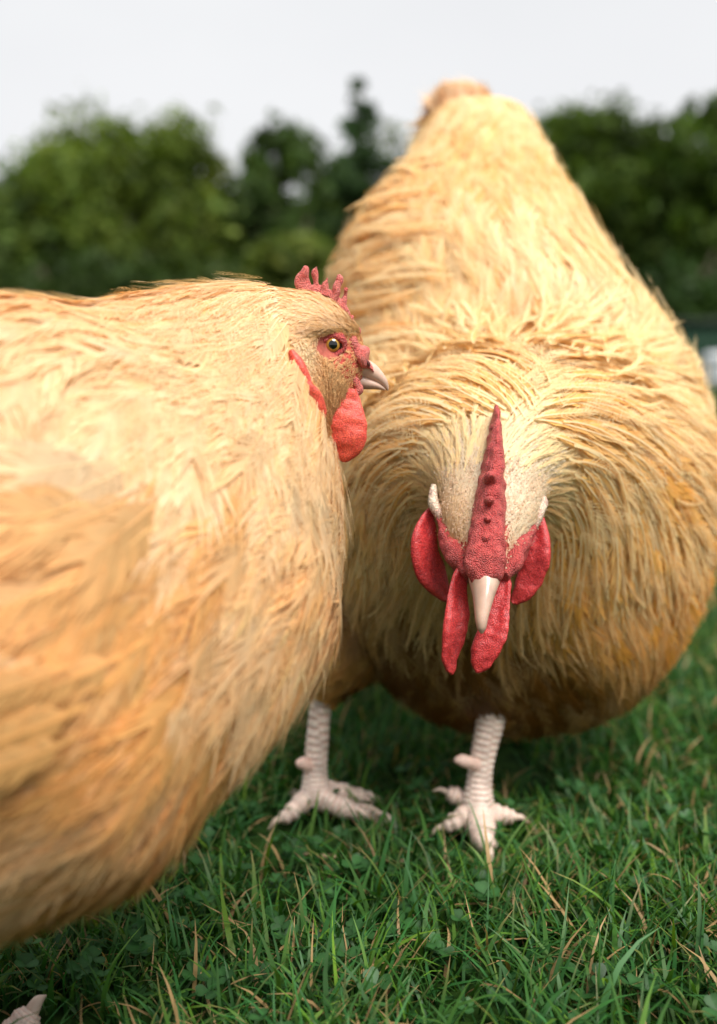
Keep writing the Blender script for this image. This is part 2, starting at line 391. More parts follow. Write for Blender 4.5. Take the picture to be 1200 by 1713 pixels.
# ------------------------------------------------------------------ the ground
def build_ground():
    m, n, o = new_mat('turf'); l = n.links.new
    p = n.nodes.new('ShaderNodeBsdfPrincipled'); tc = n.nodes.new('ShaderNodeTexCoord')
    z1 = n.nodes.new('ShaderNodeTexNoise'); z1.inputs['Scale'].default_value = 60; z1.inputs['Detail'].default_value = 6
    z2 = n.nodes.new('ShaderNodeTexNoise'); z2.inputs['Scale'].default_value = .6; z2.inputs['Detail'].default_value = 4
    l(tc.outputs['Object'], z1.inputs['Vector']); l(tc.outputs['Object'], z2.inputs['Vector'])
    r1 = n.nodes.new('ShaderNodeValToRGB'); r1.color_ramp.elements[0].position = .35; r1.color_ramp.elements[1].position = .7
    r1.color_ramp.elements[0].color = (.008, .022, .005, 1); r1.color_ramp.elements[1].color = (.030, .070, .014, 1); p.inputs['Specular IOR Level'].default_value = .05
    r2 = n.nodes.new('ShaderNodeValToRGB'); r2.color_ramp.elements[0].color = (.8, .8, .8, 1); r2.color_ramp.elements[1].color = (1.3, 1.25, 1.1, 1)
    l(z1.outputs[0], r1.inputs[0]); l(z2.outputs[0], r2.inputs[0])
    mm = n.nodes.new('ShaderNodeMix'); mm.data_type = 'RGBA'; mm.blend_type = 'MULTIPLY'; mm.inputs[0].default_value = 1
    l(r1.outputs[0], mm.inputs[6]); l(r2.outputs[0], mm.inputs[7]); l(mm.outputs[2], p.inputs['Base Color']); p.inputs['Roughness'].default_value = .95
    l(p.outputs[0], o.inputs[0])
    xs = np.concatenate([-np.geomspace(.2, 400, 40)[::-1], [0], np.geomspace(.2, 400, 40)])
    X, Y = np.meshgrid(xs, xs, indexing='ij'); k = len(xs)
    rr = np.hypot(X, Y - .8)
    Z = -.022 + .25 * np.clip((rr - 8) / 60, 0, 1) * SNoise(.08, seed=5)(np.stack([X, Y, 0 * X], -1)) * .4
    Z = np.where(rr < 26, -.022, Z)
    v = np.stack([X, Y, Z], -1).reshape(-1, 3)
    i, j = np.meshgrid(np.arange(k - 1), np.arange(k - 1), indexing='ij')
    q = np.stack([i * k + j, (i + 1) * k + j, (i + 1) * k + j + 1, i * k + j + 1], -1).reshape(-1, 4)
    g = mesh_obj('ground', v, q, m); set_props(g, kind='structure')
build_ground()

# ------------------------------------------------------------------ lawn
TRODDEN = ((-.035, .838, .058, .038, .22), (.102, .806, .058, .038, .22), (-.192, .545, .055, .055, .04))
def blades(n, xr, yr, g, Lr, wr, segs=3, keep=None, dry=.085, name='lawn_grass', clump=None, lean=(.6, 1.75), acc=None, base=(.034, .106, .019)):
    acc = acc or Acc()
    y = g.uniform(yr[0], yr[1], n); x = g.uniform(-1, 1, n) * (xr[0] + (xr[1] - xr[0]) * (y - yr[0]) / (yr[1] - yr[0]))
    cn = SNoise(38, seed=3)(np.stack([x, y, 0 * x], -1)); k = g.uniform(-2.4, 1.0, n) < cn
    x, y = x[k], y[k]; n = len(x)
    for fx, fy, rx, ry, kp in TRODDEN:          # grass trodden down where the rooster stands
        k = (np.hypot((x - fx) / rx, (y - fy) / ry) > 1) | (g.uniform(0, 1, n) < kp); x, y = x[k], y[k]; n = len(x)
    az = g.uniform(0, 6.283, n); Ln = g.uniform(*Lr, n) * (1 + .25 * SNoise(9, seed=8)(np.stack([x, y, 0 * x], -1)).clip(-1, 1))
    le = g.uniform(*lean, n); le0 = le * g.uniform(.1, .5, n)
    wd = g.uniform(*wr, n)
    d = np.stack([np.cos(az), np.sin(az), 0 * az], -1); sd_ = np.stack([-np.sin(az), np.cos(az), 0 * az], -1)
    tw = g.normal(0, .5, n)
    P = np.stack([x, y, np.full(n, -.022)], -1); rows = []
    az2 = g.normal(0, .35, n)
    for i in range(segs + 1):
        a = i / segs
        wprof = wd * (1 - a ** 2.2) * (.75 + .5 * min(a * 3, 1)) / 1.25 if i < segs else wd * .03
        s_ = sd_ * np.cos(tw)[:, None] + np.array([0, 0, 1]) * np.sin(tw)[:, None] * .6
        rows.append(np.stack([P - s_ * wprof[:, None], P + s_ * wprof[:, None]], 1))
        ang = le0 + (le - le0) * (a + .5 / segs) * 1.15
        ca, sa = np.cos(az2 * a * 1.5), np.sin(az2 * a * 1.5)
        dd = d * ca[:, None] + sd_ * sa[:, None]
        P = P + (dd * np.sin(ang)[:, None] + np.array([0, 0, 1]) * np.cos(ang)[:, None]) * (Ln / segs)[:, None]
        P[:, 2] = np.maximum(P[:, 2], -.018)
    V = np.stack(rows, 1)      # n, segs+1, 2, 3
    b0 = np.arange(n)[:, None] * (2 * (segs + 1)) + np.arange(segs)[None] * 2; b0 = b0.reshape(-1, 1)
    q = b0 + np.array([[0, 1, 3, 2]])
    c0 = np.array(base); pal = np.array([c0, c0 * [.65, .8, .9], c0 * [1.7, 1.35, 1.1], c0 * [.9, 1.15, 1.5], c0 * [2.4, 1.7, .9]])
    pi = g.choice(5, n, p=[.34, .22, .2, .17, .07]); col = pal[pi] * g.normal(1, .16, (n, 1)).clip(.6, 1.5)
    dr = g.uniform(0, 1, n) < dry
    col[dr] = np.array([.34, .22, .10]) * g.uniform(.6, 1.25, (dr.sum(), 1))
    c = np.repeat(col[:, None, :], segs + 1, 1)
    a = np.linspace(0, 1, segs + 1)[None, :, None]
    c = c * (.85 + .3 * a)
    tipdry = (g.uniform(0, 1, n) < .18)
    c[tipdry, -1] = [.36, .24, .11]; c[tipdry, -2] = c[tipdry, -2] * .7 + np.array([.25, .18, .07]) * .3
    c = np.repeat(c[:, :, None, :], 2, 2)
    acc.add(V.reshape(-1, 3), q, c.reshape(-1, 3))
    return acc

def clover(n, g):
    acc = Acc(); st = Acc()
    y = g.uniform(.42, 1.7, n); x = g.uniform(-1, 1, n) * (.25 + .55 * y)
    cn = SNoise(11, seed=21)(np.stack([x, y, 0 * x], -1)); k = cn > g.uniform(-1.2, 1.0, n)
    for fx, fy, rx, ry, kp in TRODDEN: k &= np.hypot((x - fx) / rx, (y - fy) / ry) > 1
    x, y = x[k], y[k]; n = len(x)
    h = g.uniform(-.014, .010, n); r = g.uniform(.003, .0060, n); a0 = g.uniform(0, 6.283, n)
    c0 = np.stack([x, y, h], -1)
    tl = g.normal(0, .3, (n, 2))
    for kf in range(3):
        az = a0 + kf * 2.094 + g.normal(0, .12, n)
        up = nrm(np.stack([tl[:, 0] + .35 * -np.cos(az), tl[:, 1] + .35 * -np.sin(az), np.ones(n)], -1))
        d = np.stack([np.cos(az), np.sin(az), 0 * az], -1); d = nrm(d - up * (d * up).sum(-1, keepdims=True)); s_ = np.cross(up, d)
        m = 10
        # heart-ish leaflet, folded a little on its midrib
        pts = []; 
        prof = [(0, 0), (.45, .55), (.95, .95), (1.45, .98), (1.85, .70), (1.98, .32), (1.86, 0), (1.98, -.32), (1.85, -.70), (1.45, -.98), (.95, -.95), (.45, -.55)]
        fold = g.uniform(.05, .4, n)
        for (pl, pw) in prof + [(1.0, 0)]:
            pts.append(c0 + d * (r * pl)[:, None] + s_ * (r * pw)[:, None] + up * (r * abs(pw) * fold)[:, None])
        V = np.stack(pts, 1); mm = len(prof)
        tri = np.array([[mm, i, (i + 1) % mm] for i in range(mm)])
        idx = np.arange(n)[:, None, None] * (mm + 1) + tri[None]
        col = np.array([.030, .092, .022]) * g.normal(1, .18, (n, 1)).clip(.6, 1.5) * np.array([1, 1, 1.15])
        cc = np.repeat(col[:, None, :], mm + 1, 1)
        cc[:, mm] *= 1.35
        acc.add(V.reshape(-1, 3), idx.reshape(-1, 3), cc.reshape(-1, 3))
    # stems
    b = c0.copy(); b[:, 2] = -.022; b[:, :2] += g.normal(0, .006, (n, 2)); ww = np.array([.0005, 0, 0])
    V = np.stack([b - ww, b + ww, c0 + ww, c0 - ww], 1)
    acc.add(V.reshape(-1, 3), np.arange(n)[:, None] * 4 + np.array([[0, 1, 2, 3]]), np.array([.05, .10, .03]))
    return acc

def build_lawn():
    g = np.random.default_rng(11)
    a = blades(36000, (.42, .75), (.40, 1.15), g, (.022, .060), (.0008, .0020), segs=4)
    blades(3400, (.42, .75), (.40, 1.05), g, (.040, .078), (.0013, .0028), segs=5, dry=.015, acc=a, base=(.045, .122, .022))
    blades(34000, (.9, 1.7), (1.15, 2.6), g, (.02, .065), (.0010, .0022), segs=3, acc=a, base=(.045, .115, .028))
    o = a.build('lawn_grass', GRASS); set_props(o, 'short matted green lawn grass with scattered dry blades under the chickens', 'grass', kind='stuff')
    a = blades(26000, (2.0, 4.5), (2.6, 9.0), g, (.03, .08), (.003, .006), segs=2, base=(.06, .14, .035))
    blades(16000, (1.8, 1.8), (-1.2, .40), g, (.02, .065), (.0015, .003), segs=2, acc=a)
    for s_ in (-1, 1):
        b = blades(9000, (.45, .45), (-.1, 2.2), g, (.02, .065), (.0015, .003), segs=2)
        v = [q.copy() for q in b.v]
        for q in v: q[:, 0] += s_ * 1.25
        b.v = v
        for vv, ff, cc in zip(b.v, b.f4, b.c):
            a.v.append(vv); a.f4.append(ff + a.n); a.c.append(cc)
        a.n += b.n
    o = a.build('meadow_grass', GRASS); set_props(o, 'paler blurred grass further back across the field', 'grass', kind='stuff')
    o = clover(3600, g).build('clover', GRASS); set_props(o, 'round dark green clover leaves growing low among the grass blades', 'clover', kind='stuff')

# ------------------------------------------------------------------ trees
def tree(name, label, px, top, d, wpx, green, kind='broad', seed=0, n=9000, base_h=1.0, cat='tree', group=None, holes=0.0, leaf=.225):
    g = np.random.default_rng(seed); green = np.array(green) * np.array([2.15, 1.75, 1.5]); n = int(n * .95); wpx = wpx * 1.22
    b = W(px, 900, d); x0 = b[0]; H = W(px, top, d)[2]; wd = M(wpx, d)
    root = empty(name, (x0, d, 0)); set_props(root, label, cat, group)
    ta = Acc(); base = np.array([x0, d, -.05])
    lean = g.normal(0, .02, 2)
    if kind == 'conifer':
        tube([[x0, d, -.1, .22], [x0, d, H * .5, .14], [x0, d, H * .98, .03]], 12, 10, up=(0, 1, 0)).add_to(ta)
        nc = 70; a = g.uniform(.08, 1, nc) ** .9; az = g.uniform(0, 6.28, nc); rr = (1 - a) * wd * g.uniform(.3, 1, nc) + .15
        cen = np.stack([x0 + np.cos(az) * rr, d + np.sin(az) * rr, .1 * H + a * H * .9], -1); rad = .25 + (1 - a) * wd * .45
    else:
        fork = H * g.uniform(.22, .32)
        top_ = np.array([x0 + lean[0] * H, d + lean[1] * H, H * .8])
        tube([[x0, d, -.1, .32], [x0, d, fork, .24], [*(base * .3 + top_ * .7), .12], [*top_, .04]], 16, 10, up=(0, 1, 0)).add_to(ta)
        nc = 80 if kind != 'bush' else 40
        a = g.uniform(0, 1, nc); az = g.uniform(0, 6.28, nc)
        zz = fork * .8 + (H * .93 - fork * .8) * a
        env = np.sin(np.clip(a * 2.6 + .35, 0, math.pi)) ** .6 * (1.0 if kind == 'broad' else .8)
        rr = wd * .9 * env * np.sqrt(g.uniform(.05, 1, nc))
        cen = np.stack([x0 + np.cos(az) * rr + lean[0] * zz, d + np.sin(az) * rr * .8, zz], -1)
        rad = wd * g.uniform(.22, .42, nc) * (1 - .35 * a)
        cen[0] = [x0 + lean[0] * H, d, H - rad[0]]
        for i in range(min(9, nc)):
            s0 = base * .6 + top_ * .4 if i % 2 else np.array([x0, d, fork])
            mid = (s0 + cen[i]) / 2 + g.normal(0, .2, 3)
            tube([[*s0, .12], [*mid, .07], [*cen[i], .025]], 8, 6, up=(.1, 1, 0)).add_to(ta)
    if kind == 'bush': cen[:, 2] *= .8
    tr = ta.build('trunk', BARK, root)
    ci = g.choice(len(cen), n, p=rad ** 2 / (rad ** 2).sum()); rad = rad * g.uniform(.75, 1.1, len(rad))
    dirs = nrm(g.normal(size=(n, 3))); rr = rad[ci] * (1 - .45 * g.uniform(0, 1, n) ** 2.0) * (1 + .35 * (g.uniform(0, 1, n) < .12)) * (1 + .34 * SNoise(1.9, seed=seed + 1)(cen[ci] + dirs * rad[ci][:, None]))
    if kind == 'conifer': dirs[:, 2] *= .45
    P = cen[ci] + dirs * rr[:, None]
    P[:, 2] = np.maximum(P[:, 2], .2)
    nn = nrm(dirs + g.normal(0, .7, (n, 3))); t1 = nrm(np.cross(nn, g.normal(size=(n, 3)))); t2 = np.cross(nn, t1)
    sz = leaf * g.uniform(.6, 1.5, n)[:, None]
    V = np.stack([P - t1 * sz, P + t2 * sz * .5, P + t1 * sz, P - t2 * sz * .5], 1).reshape(-1, 3)
    q = np.arange(n)[:, None] * 4 + np.array([[0, 1, 2, 3]])
    cb = g.normal(1, .22, (len(cen), 1))[ci].clip(.5, 1.6)
    c = np.array(green) * cb * g.normal(1, .2, (n, 1)).clip(.5, 1.6) * (1 + .25 * g.normal(0, .4, (n, 1)) * np.array([1, .3, 0]))
    c = np.clip(c, .004, .5)
    mesh_obj('crown', V, q, LEAF, root, np.repeat(c, 4, 0), smooth=False)
    return root

def build_trees():
    G1 = (.040, .075, .018); G2 = (.055, .10, .020); G3 = (.020, .048, .018); G4 = (.052, .085, .020)
    T = tree
    gr = 'trees along the far edge of the field'
    T('broadleaf_tree', 'sparse pale leafed tree poking up behind the left end of the tree row', 135, 190, 58, 75, (.07, .10, .04), seed=1, n=5000, group=gr, leaf=.19)
    T('broadleaf_tree', 'dark leafy tree cut by the left edge of the photo', 0, 300, 46, 130, G1, seed=2, n=9000, group=gr)
    T('broadleaf_tree', 'wide rounded mid green tree, tallest of the trees left of the small comb', 225, 186, 48, 170, (.050, .088, .018), seed=3, n=15000, group=gr)
    T('broadleaf_tree', 'olive green tree just left of the pale sky gap', 322, 205, 50, 80, (.065, .10, .028), seed=4, n=6500, group=gr)
    T('broadleaf_tree', 'dark pointed tree just right of the pale sky gap', 472, 196, 47, 88, (.028, .058, .018), seed=5, n=8500, group=gr)
    T('broadleaf_tree', 'low bright green bushy tree in front of the conifer', 500, 345, 38, 105, G4, seed=6, n=10000, group=gr, kind='bush')
    T('conifer_tree', 'narrow dark conifer rising to a point above its neighbours', 602, 135, 50, 85, (.020, .046, .020), kind='conifer', seed=7, n=11000, group=gr)
    T('broadleaf_tree', 'thin lacy tree with sky showing through beside the conifer', 668, 195, 52, 80, (.05, .08, .035), seed=8, n=3300, group=gr, leaf=.19)
    T('broadleaf_tree', 'dark round topped tree rising right of the raised tail', 960, 165, 46, 130, (.035, .07, .014), seed=9, n=16000, group=gr)
    T('broadleaf_tree', 'dark green tree with small holes of sky, second from the right edge', 1065, 195, 48, 90, (.030, .062, .016), seed=10, n=9500, group=gr)
    T('broadleaf_tree', 'tallest dark tree cut by the right edge of the photo', 1160, 134, 45, 120, (.032, .066, .014), seed=11, n=12000, group=gr)
    T('broadleaf_tree', 'dark tree filling the gap low behind the rooster', 800, 260, 55, 170, G3, seed=12, n=9000, group=gr)
    T('broadleaf_bush', 'big dark bush at the foot of the trees behind the comb of the hen', 400, 400, 42, 130, (.022, .044, .012), seed=13, n=8000, kind='bush', cat='bush', group='bushes under the trees')
    T('broadleaf_bush', 'big dark bush at the foot of the trees above the back of the hen', 150, 390, 42, 160, (.018, .038, .011), seed=14, n=9000, kind='bush', cat='bush', group='bushes under the trees')
    T('broadleaf_bush', 'dark bush behind the green board fence', 1130, 400, 41, 130, (.018, .042, .014), seed=15, n=9000, kind='bush', cat='bush', group='bushes under the trees')
    T('broadleaf_tree', 'dark tree deep behind the widest tree on the left', 150, 262, 62, 190, (.028, .058, .018), seed=16, n=14000, group=gr, leaf=.3)
    T('broadleaf_tree', 'dark low tree deep behind the pale sky gap', 390, 318, 60, 130, (.028, .058, .018), seed=19, n=9000, group=gr, leaf=.3)
    T('broadleaf_tree', 'dark tree deep behind the low bright bushy tree', 560, 285, 60, 130, (.028, .058, .018), seed=17, n=11000, group=gr, leaf=.3)
    T('broadleaf_tree', 'dark tree deep behind the green board fence', 1100, 290, 58, 190, G3, seed=18, n=11000, group=gr, leaf=.3)

def box(acc, c, s, col=None):
    c = np.array(c, float); s = np.array(s, float) / 2
    v = np.array([[x, y, z] for x in (-1, 1) for y in (-1, 1) for z in (-1, 1)]) * s + c
    f = np.array([[0, 1, 3, 2], [4, 6, 7, 5], [0, 4, 5, 1], [2, 3, 7, 6], [0, 2, 6, 4], [1, 5, 7, 3]])
    acc.add(v, f, col)
def build_fence():
    green = plain('green_painted_board', (.016, .042, .025), rough=.8, noise=.25, scale=4, spec=.15)
    dark = plain('weathered_rail', (.042, .056, .042), rough=.85, noise=.25, scale=5, spec=.15)
    d = 25.5; x0 = W(1085, 620, d)[0]
    root = empty('board_fence', (x0 + 2.5, d, 0)); set_props(root, 'dark green board fence with a weathered top rail behind the white tank', 'fence')
    g = random.Random(3)
    proto = None
    for i in range(36):
        x = x0 + i * .15
        if proto is None:
            a = Acc(); box(a, (x, d, .73), (.142, .022, 1.46)); proto = a.build('board', green, root, smooth=False); continue
        o = proto.copy(); COL.objects.link(o); o.parent = root; o.location = (i * .15, g.uniform(-.004, .004), g.uniform(-.012, .012))
    for z in (.35, 1.2):
        a = Acc(); box(a, (x0 + 2.65, d + .035, z), (5.4, .04, .09)); a.build('back_rail', dark, root, smooth=False)
    a = Acc(); box(a, (x0 + 2.65, d - .02, 1.54), (5.5, .16, .13)); a.build('top_rail', dark, root, smooth=False)
    for i in range(4):
        a = Acc(); box(a, (x0 + i * 1.76, d + .11, .76), (.1, .1, 1.6)); a.build('post', dark, root, smooth=False)
    # white water tank
    white = plain('white_plastic', (.72, .74, .78), rough=.35, noise=.05, scale=3)
    d = 24.3; c = W(1222, 640, d)
    root = empty('water_tank', (c[0], d, 0)); set_props(root, 'white plastic water tank with rounded shoulders beside the green fence at the right edge', 'water tank')
    r = M(46, d)
    top = .375 + M(619 - 588, d)
    prof = [(0, .02), (.94, .02), (1, .06), (1, .30), (.965, .33), (1, .36), (1, .6), (.965, .63), (1, .66), (1, .86), (.93, .95), (.75, .985), (.3, 1.0), (0, 1.0)]
    nt_ = 40; th = np.arange(nt_) / nt_ * 6.2832
    v = np.array([[c[0] + r * p[0] * math.cos(t), d + r * p[0] * math.sin(t), p[1] * top] for p in prof for t in th])
    i, j = np.meshgrid(np.arange(len(prof) - 1), np.arange(nt_), indexing='ij'); j2 = (j + 1) % nt_
    q = np.stack([i * nt_ + j, i * nt_ + j2, (i + 1) * nt_ + j2, (i + 1) * nt_ + j], -1).reshape(-1, 4)
    mesh_obj('tank_shell', v, q, white, root)
    v2 = v.copy()
    a = Acc(); tube([[c[0], d, top - .01, r * .3], [c[0], d, top + .03, r * .3]], 4, 20, up=(0, 1, 0)).add_to(a); a.build('lid', plain('grey_lid', (.4, .42, .44)), root)
    a = Acc(); tube([[c[0] - .1, d - r - .05, .12, .025], [c[0] - .1, d - r + .03, .12, .03]], 4, 12).add_to(a); a.build('tap', plain('tap_metal', (.3, .3, .3)), root)

def build_litter():
    straw = plain('dry_straw', (.42, .30, .17), rough=.7, noise=.25, scale=60); brown = plain('dead_leaf', (.30, .13, .045), rough=.7, noise=.35, scale=80, bump=.4)
    a = Acc(); tube([[*W(500, 1428, .80), .0012], [*W(560, 1434, .798), .0019], [*W(620, 1438, .795), .0019], [*W(676, 1442, .790), .0022]], 24, 10).add_to(a)
    root = a.build('straw_stalk', straw); set_props(root, 'pale dry straw stalk lying across the grass below the feet of the rooster', 'straw')
    def leaf(px, py, d, L_, wd, az, tilt, label):
        c = W(px, py, d); n = 12; t = np.linspace(0, 1, n); wv = wd * np.sin(np.pi * t ** .8) ** .8 + .0002
        ax = np.array([math.cos(az), math.sin(az) * .6, tilt]); ax = ax / np.linalg.norm(ax); sd_ = np.cross(ax, [0, -.5, .86]); sd_ /= np.linalg.norm(sd_); up = np.cross(sd_, ax)
        mid = c + ax * (t[:, None] - .5) * L_ + up * (.12 * L_ * np.sin(t * 3.1))[:, None]
        cols = [mid + sd_ * (k * wv)[:, None] + up * (abs(k) * wv * .5)[:, None] for k in (-1, -.5, 0, .5, 1)]
        v = np.stack(cols, 1); top = v.reshape(-1, 3); bot = (v - up * .0003).reshape(-1, 3)
        i, j = np.meshgrid(np.arange(n - 1), np.arange(4), indexing='ij'); q = np.stack([i * 5 + j, i * 5 + j + 1, (i + 1) * 5 + j + 1, (i + 1) * 5 + j], -1).reshape(-1, 4)
        o = mesh_obj('dry_leaf', np.vstack([top, bot]), np.vstack([q, q[:, ::-1] + n * 5]), brown); set_props(o, label, 'leaf', 'dead leaves on the grass')
    leaf(538, 1556, .69, .020, .0028, .5, .25, 'curled brown dead leaf among the grass nearest the belly of the hen')
    leaf(1100, 1602, .67, .022, .0022, .6, .45, 'narrow tan dead leaf standing in the grass near the bottom right corner')

def build_woodland():
    # the wood goes on past both sides of the frame: one mass, well outside the picture
    g = np.random.default_rng(77); acc = Acc()
    for ang in list(np.radians(np.arange(-100, -25, 7.5))) + list(np.radians(np.arange(27, 100, 7.5))):
        dd = 50 * g.uniform(.95, 1.2); cx, cy = math.sin(ang) * dd, math.cos(ang) * dd; H = g.uniform(9, 14); wd = g.uniform(3, 4.5)
        tube([[cx, cy, -.2, .3], [cx, cy, H * .4, .2], [cx + .2, cy, H * .85, .04]], 8, 8, up=(0, 1, 0)).add_to(acc, [.05, .04, .03])
        n = 2600; nc = 22; cen = np.stack([cx + g.normal(0, wd * .5, nc), cy + g.normal(0, wd * .5, nc), g.uniform(1.2, H * .85, nc)], -1); rad = g.uniform(1.1, 2.2, nc)
        ci = g.integers(0, nc, n); dr = nrm(g.normal(size=(n, 3))); P = cen[ci] + dr * (rad[ci] * g.uniform(.6, 1.05, n))[:, None]
        t1 = nrm(np.cross(dr + g.normal(0, .6, (n, 3)), g.normal(size=(n, 3)))); t2 = nrm(np.cross(dr, t1)); sz = .34 * g.uniform(.6, 1.4, (n, 1))
        V = np.stack([P - t1 * sz, P + t2 * sz * .5, P + t1 * sz, P - t2 * sz * .5], 1).reshape(-1, 3)
        acc.add(V, np.arange(n)[:, None] * 4 + np.array([[0, 1, 2, 3]]), np.repeat(np.array([.07, .12, .026]) * g.normal(1, .25, (n, 1)).clip(.4, 1.6), 4, 0))
    o = acc.build('woodland', LEAF, smooth=False); set_props(o, 'green woodland running on round the field past the tree row', 'woodland', kind='stuff')

# ------------------------------------------------------------------ birds
def proj(P):
    v = P - np.array([0, 0, CAMZ]); z = v[..., 1] * cp - v[..., 2] * sp_; y = v[..., 1] * sp_ + v[..., 2] * cp
    return 600 + F * v[..., 0] / z, 856.5 - F * y / z
def surf_at(loft, px, py, off=0.0):
    X, Y = proj(loft.P); dd = np.hypot(X - px, Y - py) + loft.P[..., 1] * 400
    i, j = np.unravel_index(np.argmin(dd), dd.shape)
    p = loft.P[i, j]; q = W(px, py, p[1]) + loft.N[i, j] * off
    return q, loft.N[i, j]
def in_poly(x, y, poly):
    r = np.zeros(x.shape, bool); n = len(poly)
    for i in range(n):
        x1, y1 = poly[i]; x2, y2 = poly[(i + 1) % n]
        c = ((y1 > y) != (y2 > y)) & (x < (x2 - x1) * (y - y1) / (y2 - y1 + 1e-9) + x1); r ^= c
    return r
def mixc(a, b, t): t = np.clip(np.asarray(t), 0, 1)[..., None]; return np.asarray(a) * (1 - t) + np.asarray(b) * t
def ss(x, a, b): t = np.clip((x - a) / (b - a), 0, 1); return t * t * (3 - 2 * t)

def eye(parent, c, ax, r, name='eye'):
    ax = nrm(np.array(ax)); t = nrm(np.cross(ax, [0, 0, 1.0])); b = np.cross(t, ax)
    ph = np.concatenate([np.linspace(0, 1.1, 36), np.linspace(1.2, 3.14159, 12)]); th = np.arange(32) / 32 * 6.2832
    v = np.array([c + r * (ax * math.cos(p) + (t * math.cos(q) + b * math.sin(q)) * math.sin(p)) for p in ph for q in th])
    i, j = np.meshgrid(np.arange(len(ph) - 1), np.arange(32), indexing='ij'); j2 = (j + 1) % 32
    q = np.stack([i * 32 + j, i * 32 + j2, (i + 1) * 32 + j2, (i + 1) * 32 + j], -1).reshape(-1, 4)
    P = np.repeat(ph, 32); g = np.random.default_rng(3).normal(1, .12, len(P))
    col = np.where((P < .50)[:, None], [.004, .004, .004], np.where((P < .84)[:, None], np.stack([.50 * g, .21 * g, .035 * g], -1), [.035, .03, .028]))
    edge = (np.abs(P - .56) < .07)[:, None]; col = np.where(edge & (P > .50)[:, None], col * [.9, 1.25, 1.2], col)
    m = bpy.data.materials.get('eyeball')
    if m is None:
        m, n, o = new_mat('eyeball'); p = n.nodes.new('ShaderNodeBsdfPrincipled'); n.links.new(attr_col(n).outputs[0], p.inputs['Base Color'])
        p.inputs['Roughness'].default_value = .08; p.inputs['Coat Weight'].default_value = .6; p.inputs['Coat Roughness'].default_value = .03; n.links.new(p.outputs[0], o.inputs[0])
    return mesh_obj(name, v, q, m, parent, col)

def lumps(amp, freq, seed=0):
    def f(s):
        return amp * SNoise(freq, n=14, seed=seed)(s.P)
    return f

PINK = np.array([.68, .51, .43]); PALE = np.array([.80, .71, .62])
def leg(parent, shank, toes, spurs, d_r=(.0115, .0095), seed=0, name='leg'):
    """shank: list of (px,py,d,r); toes: list of lists of (px,py,d,r)"""
    a = Acc()
    pts = [[*W(p[0], p[1], p[2]), p[3]] for p in shank]
    nsc = 22
    def scute(s):
        u = np.linspace(0, 1, s.nu)[:, None]; th = np.arange(s.nt)[None] / s.nt * 6.2832
        col = 1.0 * (np.sin(th * 2 + .7) > 0)
        ph = (u * nsc + .5 * col) % 1.0
        return .0012 * (ph ** .7) * (1 - ss(ph, .86, 1.0)) - .0004
    lf = tube(pts, 200, 36, mod=scute)
    def colf(v):
        u = np.append(np.repeat(np.linspace(0, 1, 200), 36), [0, 1]); th = np.append(np.tile(np.arange(36) / 36 * 6.2832, 200), [0, 0])
        ph = (u * nsc + .5 * (np.sin(th * 2 + .7) > 0)) % 1.0
        return mixc(PINK * [.93, .85, .82], PALE * .95, .6 * (ph > .25) * (ph < .9)) * (1 + .08 * SNoise(300, seed=1)(v))[:, None]
    lf.add_to(a, colf)
    lg = a.build(name, LEG, parent)
    for t in toes:
        a = Acc(); pts = np.array([[*W(p[0], p[1], p[2]), p[3]] for p in t])
        def kn(s):
            u = np.linspace(0, 1, s.nu)[:, None]
            return .0006 * np.sin(u * 24) * np.ones((1, s.nt)) + .0005 * ((u * 14) % 1.0)
        T = tube(pts, 80, 20, mod=kn)
        def ct(v):
            u = np.append(np.repeat(np.linspace(0, 1, 80), 20), [0, 1]); ph = (u * 14) % 1.0
            return mixc(PINK * [.95, .87, .84], PALE * .95, .5 * (ph > .3)) * (1 + .08 * SNoise(300, seed=2)(v))[:, None]
        T.add_to(a, ct); to = a.build('toe', LEG, lg)
        tip = pts[-1, :3]; dr = nrm(pts[-1, :3] - pts[-2, :3]); r = pts[-1, 3]
        a = Acc(); tube([[*(tip - dr * .002), r * .75], [*(tip + dr * .006 + [0, 0, .001]), r * .5], [*(tip + dr * .013 - [0, 0, .003]), .0004]], 12, 10).add_to(a)
        a.build('claw', CLAW, to)
    for t in spurs:
        a = Acc(); pts = np.array([[*W(p[0], p[1], p[2]), p[3]] for p in t]); tube(pts, 20, 16, mod=lumps(.0003, 500)).add_to(a, PINK * [1.0, .92, .9]); a.build('spur', LEG, lg)
    return lg

